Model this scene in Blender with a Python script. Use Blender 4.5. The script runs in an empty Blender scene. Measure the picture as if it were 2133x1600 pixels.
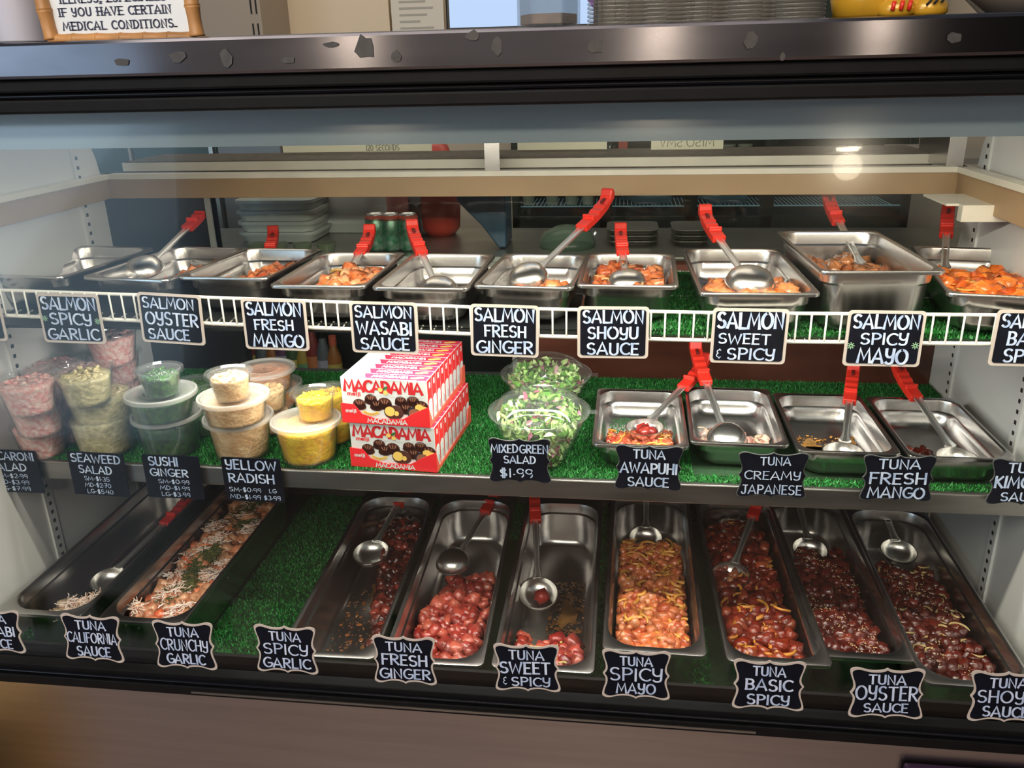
import bpy, bmesh, math, random
import numpy as np
from mathutils import Vector, Matrix
R = math.radians
rnd = random.Random(7)
scene = bpy.context.scene
COL = scene.collection

# ------------------------------------------------------------------ camera
F, CX, CY = 1750.0, 1066.5, 800.0
_x = np.array([14040., 314., -1750.]); _x /= np.linalg.norm(_x)
_y = np.array([(314*660+1750**2)/14040., -660., 1750.]); _y /= np.linalg.norm(_y)
CM = np.stack([_x, _y, np.cross(_x, _y)])
CAM = np.array([0., 0., 1.55])
cd = bpy.data.cameras.new('camera'); cam = bpy.data.objects.new('camera', cd); COL.objects.link(cam)
cd.sensor_width = 36; cd.lens = F/2133*36; cd.clip_start = .02; cd.clip_end = 60
mw = Matrix.Identity(4)
for i in range(3):
    mw[i][0] = CM[i, 0]; mw[i][1] = -CM[i, 1]; mw[i][2] = -CM[i, 2]; mw[i][3] = CAM[i]
cam.matrix_world = mw
scene.camera = cam

# ------------------------------------------------------------------ world, exposure, lights
scene.view_settings.view_transform = 'Standard'
scene.view_settings.look = 'None'
scene.view_settings.gamma = 1
scene.view_settings.use_curve_mapping = False
scene.view_settings.exposure = 0.0
scene.cycles.use_denoising = True
scene.cycles.max_bounces = 8
scene.cycles.transparent_max_bounces = 24
scene.cycles.caustics_reflective = False
scene.cycles.caustics_refractive = False
scene.cycles.sample_clamp_indirect = 6
w = bpy.data.worlds.new('world'); scene.world = w; w.use_nodes = True
w.node_tree.nodes['Background'].inputs[0].default_value = (.70, .76, .85, 1)
w.node_tree.nodes['Background'].inputs[1].default_value = .18

def area(name, loc, size, sizey, power, col, target):
    l = bpy.data.lights.new(name, 'AREA'); l.shape = 'RECTANGLE'; l.size = size; l.size_y = sizey
    l.energy = power; l.color = col
    o = bpy.data.objects.new(name, l); COL.objects.link(o); o.location = loc
    d = Vector(target)-Vector(loc)
    o.rotation_euler = d.to_track_quat('-Z', 'Y').to_euler(); return o
# fluorescent tubes of the case, under its hood and under the top shelf
area('hood_tube_light', (-.02, 1.10, 1.462), 1.3, .035, 17, (1., .90, .74), (-.02, 1.34, .6))
area('shelf_tube_light', (-.22, 1.268, 1.148), 1.15, .03, 6.8, (1., .95, .86), (-.22, 1.42, .9))
# ceiling fixtures of the shop and of the kitchen
area('shop_ceiling_light', (-.6, -1.0, 2.75), 2.4, 1.0, 52, (1., .90, .80), (-.2, .9, .9))
area('kitchen_ceiling_light', (-.5, 2.6, 2.65), 2.2, .7, 9, (1., .86, .68), (-.5, 2.6, 0))

area('daylight', (-4.2, -3.36, 1.5), 2.4, 2.2, 42, (.62, .82, 1.), (-2.6, -1.2, 0))

# ------------------------------------------------------------------ projection helpers: photo pixel -> point on a real plane
def ray(px, py): return CM @ np.array([(px-CX)/F, (py-CY)/F, 1.])
def at(px, py, **k):
    d = ray(px, py); (a, v), = k.items(); i = 'XYZ'.index(a)
    return Vector(CAM + (v-CAM[i])/d[i]*d)

# ------------------------------------------------------------------ materials
MATS = {}
def nmat(name):
    m = bpy.data.materials.new(name); m.use_nodes = True; nt = m.node_tree
    return m, nt, nt.nodes['Principled BSDF']
def pbr(name, col, rough=.5, metal=0., var=0., scale=30, bump=0., bscale=None, island=None, coat=0., aniso=0., stretch=None,
        emit=None, trans=0., sss=0., spec=None, col2=None, alpha=1.):
    """col2 with var: noise mixes col -> col2.  island: list of colours picked per piece."""
    if name in MATS: return MATS[name]
    m, nt, b = nmat(name); L = nt.links; N = nt.nodes
    b.inputs['Base Color'].default_value = (*col, 1); b.inputs['Roughness'].default_value = rough
    b.inputs['Metallic'].default_value = metal
    if coat: b.inputs['Coat Weight'].default_value = coat; b.inputs['Coat Roughness'].default_value = .08
    if spec is not None: b.inputs['Specular IOR Level'].default_value = spec
    if alpha < 1: b.inputs['Alpha'].default_value = alpha
    if trans: b.inputs['Transmission Weight'].default_value = trans
    if sss: b.inputs['Subsurface Weight'].default_value = sss; b.inputs['Subsurface Radius'].default_value = (.01, .004, .002); b.inputs['Subsurface Scale'].default_value = .5
    if emit: b.inputs['Emission Color'].default_value = (*emit[0], 1); b.inputs['Emission Strength'].default_value = emit[1]
    tc = N.new('ShaderNodeTexCoord'); mp = N.new('ShaderNodeMapping'); L.new(tc.outputs['Object'], mp.inputs[0])
    if stretch: mp.inputs['Scale'].default_value = stretch
    src = None
    if island:
        g = N.new('ShaderNodeNewGeometry'); r = N.new('ShaderNodeValToRGB'); L.new(g.outputs['Random Per Island'], r.inputs[0])
        r.color_ramp.elements[0].color = (*island[0], 1); r.color_ramp.elements[1].color = (*island[-1], 1)
        for i, c in enumerate(island[1:-1]):
            e = r.color_ramp.elements.new((i+1)/(len(island)-1)); e.color = (*c, 1)
        src = r.outputs[0]
    if var or col2:
        n = N.new('ShaderNodeTexNoise'); n.inputs['Scale'].default_value = scale; n.inputs['Detail'].default_value = 5
        L.new(mp.outputs[0], n.inputs[0])
        cr = N.new('ShaderNodeValToRGB'); L.new(n.outputs[0], cr.inputs[0])
        cr.color_ramp.elements[0].position = .35; cr.color_ramp.elements[1].position = .65
        mx = N.new('ShaderNodeMixRGB'); L.new(cr.outputs[0], mx.inputs[0])
        if src is not None:
            mx.blend_type = 'MULTIPLY'; mx.inputs[0].default_value = 1
            c2 = [1-var]*3
            cr.color_ramp.elements[0].color = (*c2, 1)
            nt.links.remove(mx.inputs[0].links[0]); mx.inputs[0].default_value = 1
            L.new(src, mx.inputs[1]); L.new(cr.outputs[0], mx.inputs[2])
        else:
            mx.inputs[1].default_value = (*col, 1)
            mx.inputs[2].default_value = (*(col2 or [max(0, c*(1-var)) for c in col]), 1)
        src = mx.outputs[0]
    if src is not None: L.new(src, b.inputs['Base Color'])
    if bump:
        n2 = N.new('ShaderNodeTexNoise'); n2.inputs['Scale'].default_value = bscale or scale; n2.inputs['Detail'].default_value = 4
        L.new(mp.outputs[0], n2.inputs[0]); bp = N.new('ShaderNodeBump'); bp.inputs['Strength'].default_value = bump
        bp.inputs['Distance'].default_value = .004
        L.new(n2.outputs[0], bp.inputs['Height']); L.new(bp.outputs[0], b.inputs['Normal'])
    if aniso:
        b.inputs['Anisotropic'].default_value = aniso
        t = N.new('ShaderNodeCombineXYZ'); t.inputs[2].default_value = 1
        L.new(t.outputs[0], b.inputs['Tangent'])
    MATS[name] = m; return m
def clear(name, tint=(1, 1, 1), fac=.04, rough=.02, ior=1.45, body=None, bodyfac=0., smear=0):
    """thin clear pane or plastic film: transmits, reflects by Fresnel, optional milky body"""
    if name in MATS: return MATS[name]
    m, nt, b = nmat(name); N = nt.nodes; L = nt.links; out = N['Material Output']
    t = N.new('ShaderNodeBsdfTransparent'); t.inputs[0].default_value = (*tint, 1)
    last = t.outputs[0]
    if body:
        d = N.new('ShaderNodeBsdfDiffuse'); d.inputs[0].default_value = (*body, 1)
        tl = N.new('ShaderNodeBsdfTranslucent'); tl.inputs[0].default_value = (*body, 1)
        a = N.new('ShaderNodeMixShader'); a.inputs[0].default_value = .45; L.new(d.outputs[0], a.inputs[1]); L.new(tl.outputs[0], a.inputs[2])
        mx = N.new('ShaderNodeMixShader'); mx.inputs[0].default_value = bodyfac; L.new(last, mx.inputs[1]); L.new(a.outputs[0], mx.inputs[2]); last = mx.outputs[0]
    g = N.new('ShaderNodeBsdfGlossy'); g.inputs['Roughness'].default_value = rough
    if smear:
        g2 = N.new('ShaderNodeBsdfGlossy'); g2.inputs['Roughness'].default_value = smear; gm = N.new('ShaderNodeMixShader'); gm.inputs[0].default_value = .8
        L.new(g.outputs[0], gm.inputs[1]); L.new(g2.outputs[0], gm.inputs[2]); g = gm
    lw = N.new('ShaderNodeLayerWeight'); lw.inputs[0].default_value = .5; f0 = ((ior-1)/(ior+1))**2
    pw = N.new('ShaderNodeMath'); pw.operation = 'POWER'; L.new(lw.outputs['Facing'], pw.inputs[0]); pw.inputs[1].default_value = 4.5
    f = N.new('ShaderNodeMath'); f.operation = 'MULTIPLY_ADD'; L.new(pw.outputs[0], f.inputs[0]); f.inputs[1].default_value = .75; f.inputs[2].default_value = f0
    mx = N.new('ShaderNodeMixShader'); L.new(f.outputs[0], mx.inputs[0]); L.new(last, mx.inputs[1]); L.new(g.outputs[0], mx.inputs[2])
    L.new(mx.outputs[0], out.inputs[0]); MATS[name] = m; return m
def emis(name, col, s):
    return pbr(name, (0, 0, 0), emit=(col, s))

steel = pbr('pan_steel', (.60, .58, .57), .27, 1., var=.12, scale=14, bump=.03, bscale=60)
steel_b = pbr('spoon_steel', (.78, .76, .73), .27, 1.)
steel_h = pbr('handle_steel', (.85, .84, .82), .40, 1.)
steel_brush = pbr('brushed_steel', (.39, .355, .355), .28, 1., var=.10, scale=9, aniso=.0, stretch=(.4, 1, 8), bump=.02)
steel_ledge = pbr('ledge_steel', (.19, .18, .20), .19, 1., var=.3, scale=7, aniso=.9, stretch=(.6, 1, 3))
steel_lip = pbr('shelf_lip_steel', (.30, .285, .27), .42, 1., var=.25, scale=10, stretch=(.5, 1, 4))
black = pbr('black_rubber', (.004, .004, .005), .55, var=.4, scale=40, spec=.18)
gloss_black = pbr('black_gloss', (.005, .005, .008), .3, spec=.35)
white_wall = pbr('white_liner', (.70, .70, .68), .38, var=.06, scale=5)
cream = pbr('cream_paint', (.80, .76, .64), .4, var=.10, scale=14)
header_paint = pbr('beige_header', (.42, .28, .15), .5, var=.15, scale=6)
hood_paint = pbr('hood_paint', (.58, .70, .80), .35, var=.08, scale=4)
wire_paint = pbr('wire_white', (.72, .71, .66), .4)
red = pbr('red_grip', (.80, .035, .02), .34, var=.12, scale=20)
board = pbr('chalk_black', (.005, .006, .013), .6, var=.5, scale=30, spec=.12)
board_edge = pbr('sign_frame', (.52, .45, .41), .5)
chalk = pbr('chalk_ink', (.33, .42, .64), .6, col2=(.62, .70, .88), scale=120, stretch=(1, 1, .35))
chalk_green = pbr('chalk_green', (.25, .42, .27), .6)
turf_base = pbr('turf_backing', (.006, .045, .010), .9, var=.5, scale=300, bump=.6, bscale=500)
turf_blade = pbr('turf_blade', (.01, .14, .02), .55, island=[(.003, .05, .006), (.008, .15, .018), (.02, .25, .035), (.006, .09, .012)])
glass = clear('case_glass', (.955, .975, .97), ior=1.45, rough=.02, smear=.14)
back_glass = clear('rear_door_glass', (.86, .90, .88), ior=1.3, rough=.03)
plastic = clear('clear_plastic', (.97, .98, .98), ior=1.5, rough=.05, body=(.9, .9, .9), bodyfac=.035)
frost = clear('frosted_plastic', (.95, .95, .95), ior=1.5, rough=.2, body=(.92, .90, .86), bodyfac=.40)
paper = pbr('paper', (.78, .76, .72), .8)

# ------------------------------------------------------------------ mesh helpers
class MB:
    def __init__(s): s.v = []; s.f = []; s.m = []
    def add(s, V, Fc, mi=0, M=None):
        o = len(s.v)
        s.v += [tuple(M @ Vector(p)) if M else tuple(p) for p in V]
        s.f += [tuple(i+o for i in f) for f in Fc]; s.m += [mi]*len(Fc)
        return s
    def box(s, x0, x1, y0, y1, z0, z1, mi=0, M=None):
        V = [(x, y, z) for z in (z0, z1) for y in (y0, y1) for x in (x0, x1)]
        return s.add(V, [(0, 2, 3, 1), (4, 5, 7, 6), (0, 1, 5, 4), (2, 6, 7, 3), (0, 4, 6, 2), (1, 3, 7, 5)], mi, M)
    def loft(s, loops, mi=0, M=None, cap0=False, cap1=False, closed=True):
        n = len(loops[0]); V = [p for l in loops for p in l]; Fc = []
        for i in range(len(loops)-1):
            for j in range(n if closed else n-1):
                k = (j+1) % n
                Fc.append((i*n+j, i*n+k, (i+1)*n+k, (i+1)*n+j))
        if cap0: Fc.append(tuple(reversed(range(n))))
        if cap1: Fc.append(tuple((len(loops)-1)*n+j for j in range(n)))
        return s.add(V, Fc, mi, M)
    def lathe(s, prof, n=32, mi=0, M=None, cap0=False, cap1=False, wob=0):
        loops = []
        for r, z in prof:
            loops.append([(r*math.cos(2*math.pi*j/n), r*math.sin(2*math.pi*j/n), z) for j in range(n)])
        return s.loft(loops, mi, M, cap0, cap1)
    def tube(s, pts, r, n=8, mi=0, M=None, cap=True, flat=1.):
        pts = [Vector(p) for p in pts]; loops = []; up = None
        for i, p in enumerate(pts):
            t = (pts[min(i+1, len(pts)-1)]-pts[max(i-1, 0)]).normalized()
            if up is None: up = t.orthogonal().normalized()
            up = (up-t*up.dot(t)).normalized(); sd = t.cross(up)
            rr = r[i] if isinstance(r, (list, tuple)) else r
            loops.append([tuple(p+(up*math.cos(2*math.pi*j/n)+sd*flat*math.sin(2*math.pi*j/n))*rr) for j in range(n)])
        return s.loft(loops, mi, M, cap, cap)
    def prism(s, poly, h, mi=0, M=None, z0=0.):
        """poly in XY, extruded along Z from z0 to z0+h"""
        n = len(poly)
        V = [(x, y, z0) for x, y in poly]+[(x, y, z0+h) for x, y in poly]
        Fc = [tuple(reversed(range(n))), tuple(range(n, 2*n))]+[(i, (i+1) % n, n+(i+1) % n, n+i) for i in range(n)]
        return s.add(V, Fc, mi, M)
    def build(s, name, mats, parent=None, smooth=False, loc=None, M=None, bevel=0, sub=0, recalc=True):
        me = bpy.data.meshes.new(name); me.from_pydata(s.v, [], s.f)
        if not isinstance(mats, (list, tuple)): mats = [mats]
        for m in mats: me.materials.append(m)
        me.polygons.foreach_set('material_index', s.m)
        if recalc and len(s.f) < 60000:
            bm = bmesh.new(); bm.from_mesh(me); bmesh.ops.recalc_face_normals(bm, faces=bm.faces); bm.to_mesh(me); bm.free()
        if smooth: me.polygons.foreach_set('use_smooth', [True]*len(me.polygons))
        o = bpy.data.objects.new(name, me); COL.objects.link(o)
        if parent: o.parent = parent
        if M is not None: o.matrix_world = M
        if loc is not None: o.location = loc
        if smooth == 'auto':
            es = me.attributes.new('sharp_edge', 'BOOLEAN', 'EDGE') if 'sharp_edge' not in me.attributes else me.attributes['sharp_edge']
            bm = bmesh.new(); bm.from_mesh(me)
            vals = [len(e.link_faces) == 2 and e.calc_face_angle(0) > R(38) for e in bm.edges]; bm.free()
            es = me.attributes['sharp_edge']; es.data.foreach_set('value', vals)
        if bevel:
            b = o.modifiers.new('bevel', 'BEVEL'); b.width = bevel; b.segments = 2; b.limit_method = 'ANGLE'
        if sub:
            b = o.modifiers.new('sub', 'SUBSURF'); b.levels = sub; b.render_levels = sub
        return o
def empty(name, loc=(0, 0, 0), M=None):
    o = bpy.data.objects.new(name, None); COL.objects.link(o); o.empty_display_size = .02
    if M is not None: o.matrix_world = M
    else: o.location = loc
    return o
def tag(o, label=None, cat=None, group=None, kind=None):
    if label: o['label'] = label
    if cat: o['category'] = cat
    if group: o['group'] = group
    if kind: o['kind'] = kind
    return o
def rrect(hx, hy, r, z=0., n=6, cx=0., cy=0.):
    out = []
    for k, (sx, sy) in enumerate(((1, 1), (-1, 1), (-1, -1), (1, -1))):
        for j in range(n+1):
            a = math.pi/2*(k+j/n)
            out.append((cx+sx*(hx-r)+r*math.cos(a), cy+sy*(hy-r)+r*math.sin(a), z))
    return out
def frame(o, x, y, z):
    M = Matrix.Identity(4)
    for i in range(3): M[i][0] = x[i]; M[i][1] = y[i]; M[i][2] = z[i]; M[i][3] = o[i]
    return M
def rotz(a, loc=(0, 0, 0)): return Matrix.Translation(loc) @ Matrix.Rotation(a, 4, 'Z')

# ------------------------------------------------------------------ setting
def structure(o, label=None): tag(o, label, None, None, 'structure'); return o
wall_paint = pbr('kitchen_wall_paint', (.60, .50, .38), .7, var=.06, scale=3)
structure(MB().box(-5.2, 4, -4, 3.35, -.02, 0).build('floor', pbr('floor_tile', (.40, .30, .26), .35, var=.3, scale=2)))
structure(MB().box(-5.2, 4, 3.30, 3.40, 0, 3).build('wall_back', wall_paint))
structure(MB().box(-3.0, 4, -3.5, -3.4, 0, 3).build('wall_front', pbr('shop_wall', (.10, .085, .075), .7, var=.3, scale=2)))
wf = structure(MB().box(-5.6, -3.0, -3.46, -3.42, 2.6, 3.0).box(-5.6, -3.0, -3.46, -3.42, 0, .12).build('window_frame', gloss_black))
wf.name = 'window_1'
MB().box(-5.6, -3.05, -3.45, -3.44, .12, 2.6).build('pane', emis('daylight_pane', (.55, .78, 1.0), 1.6), wf)

# ------------------------------------------------------------------ display case
case = empty('display_case', (-.22, 1.3, .0))
tag(case, 'long refrigerated deli display case with brushed steel front, black trims and glass', 'display case')
def cpart(name, mb, mat, parent=None, **k):
    o = mb.build(name, mat, **k); mwd = o.matrix_world.copy(); o.parent = parent or case
    pl = Vector((-.22, 1.3, 0)) if (parent is None) else Vector((0, 0, 0))
    o.location = o.location-pl if parent is None else o.location
    return o
XL, XR = -1.10, .66
cpart('front_panel', MB().box(-2.2, 1.6, .95, .99, .15, .684), steel_brush)
t = MB().box(-2.2, 1.6, .945, 1.0, .684, .700, 0)
t.box(-2.2, 1.6, .952, 1.0, .7, .716).box(-2.2, 1.6, .947, .953, .7035, .7065, 1)
t.box(-2.2, 1.6, .968, 1.006, .716, .702)
cpart('sill', t, [black, gloss_black], bevel=.0015)
cpart('sill_glint', MB().box(-.62, .2, .9435, .9455, .689, .6925), steel_lip)  # short steel strip shaped as the light line reflected along the sill
# ledge on top with black trims under it
cpart('ledge', MB().box(-2.2, 1.6, .95, 1.5, 1.552, 1.592), steel_ledge, bevel=.004)
t = MB().box(-2.2, 1.6, .958, 1.10, 1.537, 1.552).box(-2.2, 1.6, .966, 1.10, 1.530, 1.537, 1).box(-2.2, 1.6, .955, 1.10, 1.514, 1.530)
cpart('top_trim', t, [black, gloss_black], bevel=.003)
cpart('hood', MB().box(XL-.04, XR+.04, 1.10, 1.12, 1.463, 1.552).box(XL-.04, XR+.04, 1.12, 1.20, 1.54, 1.552), hood_paint)
tb = MB(); tb.tube([(-1.02, 1.13, 1.50), (.58, 1.13, 1.50)], .0125, 12)
cpart('light_tube', tb, pbr('tube_glass', (.8, .8, .78), .4), smooth=True)
rr_ = random.Random(3)
for px, py, w_, h_ in ((760, 98, .011, .014), (690, 92, .009, .003), (470, 118, .007, .010), (370, 118, .010, .006), (255, 130, .009, .006), (825, 118, .006, .006), (600, 125, .008, .004), (1240, 98, .009, .008), (1035, 95, .006, .011), (985, 75, .008, .006), (1565, 85, .007, .008), (1990, 78, .007, .006), (1630, 118, .003, .004)):
    q = at(px, py, Y=.9488); n_ = 9
    res = MB().add([(q.x+w_*(.7+.5*rr_.random())*math.cos(2*math.pi*i/n_), .9488, q.z+h_*(.6+.6*rr_.random())*math.sin(2*math.pi*i/n_)) for i in range(n_)], [tuple(range(n_))])
    cpart('tape_residue', res, pbr('residue', (.05, .045, .045), .5, var=.4, scale=80), recalc=False)
# sloping front glass, two sheets meeting
def gl(x0, x1):
    y0, z0, y1, z1 = .962, .70, 1.058, 1.53
    V = []
    for x in (x0, x1):
        V += [(x, y0, z0), (x, y0+.006, z0), (x, y1, z1), (x, y1+.006, z1)]
    return MB().add(V, [(0, 4, 6, 2), (1, 3, 7, 5), (0, 2, 3, 1), (4, 5, 7, 6), (0, 1, 5, 4), (2, 6, 7, 3)])
cpart('front_glass', gl(-2.0, 1.5), glass)
# side liners with slotted pilasters
def side(x, s):
    poly = [(.99, .56), (1.86, .56), (1.80, .93), (1.70, 1.40), (1.63, 1.552), (1.03, 1.552)]
    V = [(x, y, z) for y, z in poly]+[(x+s*.04, y, z) for y, z in poly]; n = len(poly)
    o = cpart('side_panel', MB().add(V, [tuple(range(n)), tuple(range(n, 2*n))]+[(i, (i+1) % n, n+(i+1) % n, n+i) for i in range(n)]), white_wall)
    return o
side(XL, -1); side(XR, 1)
dark = pbr('slot_dark', (.01, .01, .01), .8)
for x, s, ys in ((XL, 1, (1.335, 1.63)), (XR, -1, (1.372, 1.665))):
    for y in ys:
        a = MB().box(x, x+s*.004, y-.012, y+.012, .60, 1.42)
        for k in range(42):
            z = .62+k*.019
            a.box(x+s*.004, x+s*.0046, y-.0035, y+.0035, z, z+.007, 1)
        cpart('pilaster', a, [white_wall, dark])
# floor, rear frame, header
cpart('deck', MB().box(XL, XR, .99, 1.86, .545, .575), steel_brush)
cpart('front_liner', MB().box(XL, XR, .990, 1.004, .575, .70), pbr('dark_liner', (.012, .022, .016), .5))
h = MB().box(XL, XR-.02, 1.70, 1.716, 1.312, 1.352, 1).box(XL, XR-.02, 1.694, 1.72, 1.352, 1.363, 0)
h.box(XR-.035, XR-.018, 1.05, 1.70, 1.300, 1.352, 1).box(XR-.04, XR-.012, 1.05, 1.72, 1.352, 1.363, 0)
h.box(XL+.002, XL+.02, 1.05, 1.70, 1.312, 1.352, 1).box(XL+.002, XL+.025, 1.05, 1.72, 1.352, 1.363, 0)
cpart('header', h, [cream, header_paint], bevel=.001)
b = MB().box(XL, XR-.05, 1.80, 1.98, 1.352, 1.378, 1).box(XL, XR-.05, 1.795, 1.80, 1.358, 1.376)
cpart('rear_shelf_rail', b, [cream, pbr('dusty_grey', (.12, .10, .075), .7, var=.4, scale=60)])
for x in (-.27, .60):
    cpart('bracket', MB().box(x, x+.003, 1.70, 1.86, 1.362, 1.44).box(x, x+.03, 1.697, 1.70, 1.362, 1.44), steel)
# rear frames and panels
a = MB().box(XL, XR, 1.775, 1.80, .575, .90).box(XL, -.86, 1.78, 1.80, .9, 1.16, 1)
cpart('rear_panel', a, [pbr('rear_grey', (.10, .10, .10), .5), pbr('rear_dark_steel', (.05, .05, .055), .3, .6)])
cpart('rear_door', MB().box(-.235, XR, 1.772, 1.782, .90, 1.165), pbr('brown_panel', (.105, .035, .022), .16, var=.45, scale=7, stretch=(.5, 1, 2), coat=.3))
cpart('rear_door', MB().box(-.86, -.235, 1.765, 1.771, .90, 1.165), back_glass)
cpart('door_post', MB().box(-.232, -.222, 1.76, 1.775, .90, 1.165), pbr('post_grey', (.35, .33, .31), .4))
cpart('rear_frame', MB().box(XL, -.86, 1.705, 1.73, 1.17, 1.312).box(-.872, -.86, 1.70, 1.73, 1.17, 1.312, 1), [pbr('black_frame', (.012, .014, .018), .3), pbr('grey_edge', (.25, .27, .26), .4)])
cpart('upper_door', MB().box(-.86, XR-.04, 1.725, 1.729, 1.17, 1.312), clear('upper_door_glass', (.93, .95, .94), ior=1.25, rough=.03))
a = MB()
zc0 = at(1945, 415, Y=1.62)
a.box(.575, XR, 1.52, 1.54, 1.290, 1.318).box(.555, XR, 1.54, 1.66, 1.314, 1.318)
cpart('door_track', a, cream)
# middle shelf
cpart('middle_shelf', MB().box(XL, XR, 1.26, 1.76, .878, .905), pbr('shelf_under', (.30, .29, .28), .5))
cpart('middle_shelf_lip', MB().box(XL, XR, 1.252, 1.262, .874, .909), steel_lip, bevel=.002)
# wire shelf
WR = [(-1.10, 1.226), (-.85, 1.220), (-.5, 1.211), (-.2, 1.203), (.139, 1.199), (.66, 1.201)]
def rail_z(x): return float(np.interp(x, [p[0] for p in WR], [p[1] for p in WR]))
a = MB()
xs = [XL+.005+(XR-XL-.01)*i/40 for i in range(41)]
for dz, r, y in ((0, .0032, 1.255), (-.044, .0036, 1.255), (-.040, .003, 1.50), (-.040, .003, 1.70)):
    a.tube([(x, y, rail_z(x)+dz) for x in xs], r, 6)
ws = cpart('wire_shelf', a, wire_paint, smooth=True)
a = MB(); x = XL+.01
while x < XR-.01:
    z = rail_z(x)
    a.tube([(x, 1.252, z+.001), (x, 1.252, z-.040), (x, 1.254, z-.046), (x, 1.262, z-.048), (x, 1.290, z-.044)], .0016, 5)
    x += .0215
o = a.build('wires', wire_paint, ws, smooth=True)
cpart('shelf_shade_sheet', MB().box(XL+.003, -.065, 1.264, 1.70, 1.156, 1.1605), pbr('shade_black', (.012, .014, .014), .5))  # black sheet added for the shade around the left pans

# turf mats
def turf(name, label, x0, x1, y0, y1, z, step, hgt, skip=()):
    mb = MB().box(x0, x1, y0, y1, z-.003, z)
    nx, ny = int((x1-x0)/step), int((y1-y0)/step)
    rs = np.random.RandomState(len(label)); gx, gy = np.meshgrid(np.arange(nx), np.arange(ny))
    px = x0+(gx.ravel()+rs.rand(nx*ny))*step; py = y0+(gy.ravel()+rs.rand(nx*ny))*step
    keep = np.ones(len(px), bool)
    for (a0, a1, b0, b1) in skip: keep &= ~((px > a0) & (px < a1) & (py > b0) & (py < b1))
    px, py = px[keep], py[keep]; n = len(px)
    an = rs.rand(n)*6.283; wd = step*.55; h = hgt*(.6+.6*rs.rand(n)); lx = (rs.rand(n)-.5)*hgt*1.5; ly = (rs.rand(n)-.5)*hgt*1.5
    V = np.zeros((n, 3, 3)); V[:, 0] = np.c_[px-np.cos(an)*wd, py-np.sin(an)*wd, np.full(n, z)]
    V[:, 1] = np.c_[px+np.cos(an)*wd, py+np.sin(an)*wd, np.full(n, z)]; V[:, 2] = np.c_[px+lx, py+ly, z+h]
    o0 = len(mb.v); mb.v += V.reshape(-1, 3).tolist(); mb.f += [(o0+3*i, o0+3*i+1, o0+3*i+2) for i in range(n)]; mb.m += [1]*n
    o = mb.build(name, [turf_base, turf_blade], recalc=False)
    return tag(o, label, 'artificial turf', None, 'stuff')
ZM, ZT, ZB = .908, 1.167, .578
turf('artificial_turf', 'bright green artificial turf on the middle shelf under cups and boxes', XL+.005, XR-.005, 1.265, 1.755, ZM-.001, .0024, .005,
     [(.13, .64, 1.29, 1.54)])
turf('artificial_turf', 'dark green artificial turf on the bottom deck between the long pans', XL+.005, XR-.005, 1.006, 1.77, ZB, .0031, .005,
     [(-1.03, -.74, 1.14, 1.77), (-.52, -.38, 1.08, 1.6), (-.35, -.2, 1.08, 1.6), (-.17, -.04, 1.08, 1.6), (0, .14, 1.1, 1.7), (.17, .63, 1.14, 1.7)])
turf('artificial_turf', 'green artificial turf on the wire shelf under the salmon pans', -.06, XR-.005, 1.263, 1.69, ZT-.006, .003, .005, [])

# ------------------------------------------------------------------ steel pans
def make_pan(W, Lg, D, ro, ri, fl, fe):
    """W x Lg outer rim, depth D, outer/inner corner radii, side flange fl, end flange fe; origin at the rim's centre"""
    hx, hy = W/2, Lg/2; ix, iy = hx-fl, hy-fe; t = .0012; n = 7
    Lp = [rrect(hx-.0005, hy-.0005, ro, -.006, n), rrect(hx, hy, ro, -.003, n), rrect(hx-.001, hy-.001, ro-.001, -.0005, n), rrect(hx-.0035, hy-.0035, ro-.003, 0, n),
          rrect(ix+.004, iy+.004, ri+.003, -.0005, n), rrect(ix+.001, iy+.001, ri, -.002, n), rrect(ix, iy, ri, -.006, n),
          rrect(ix-.0015, iy-.0015, ri, -.022, n), rrect(ix-.0045, iy-.0045, ri, -.025, n),
          rrect(ix-.006, iy-.006, ri, -D*.6, n), rrect(ix-.008, iy-.008, ri, -D+.014, n), rrect(ix-.012, iy-.012, ri-.002, -D+.006, n), rrect(ix-.020, iy-.020, ri-.006, -D+t, n)]
    Lo = [rrect(ix-.018, iy-.018, ri-.005, -D, n), rrect(ix-.010, iy-.010, ri-.001, -D+.005, n), rrect(ix-.0065, iy-.0065, ri+.001, -D+.014, n),
          rrect(ix-.0030, iy-.0030, ri+.001, -.026, n), rrect(ix+.0002, iy+.0002, ri+.001, -.022, n), rrect(ix+.0012, iy+.0012, ri+.001, -.004, n), rrect(hx-.002, hy-.002, ro-.001, -.004, n), rrect(hx-.002, hy-.002, ro-.001, -.006, n)]
    mb = MB(); mb.loft(Lp+[[]][:0], 0, None, False, False)
    nn = len(Lp[0])
    base = (len(Lp)-1)*nn; mb.f.append(tuple(range(base, base+nn))); mb.m.append(0)
    o = len(mb.v); mb.loft(Lo, 0, None, True, False)
    # close the lip edge
    for j in range(nn):
        k = (j+1) % nn; q = o+(len(Lo)-1)*nn
        mb.f.append((j, k, q+k, q+j)); mb.m.append(0)
    return mb
pans = {}
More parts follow.
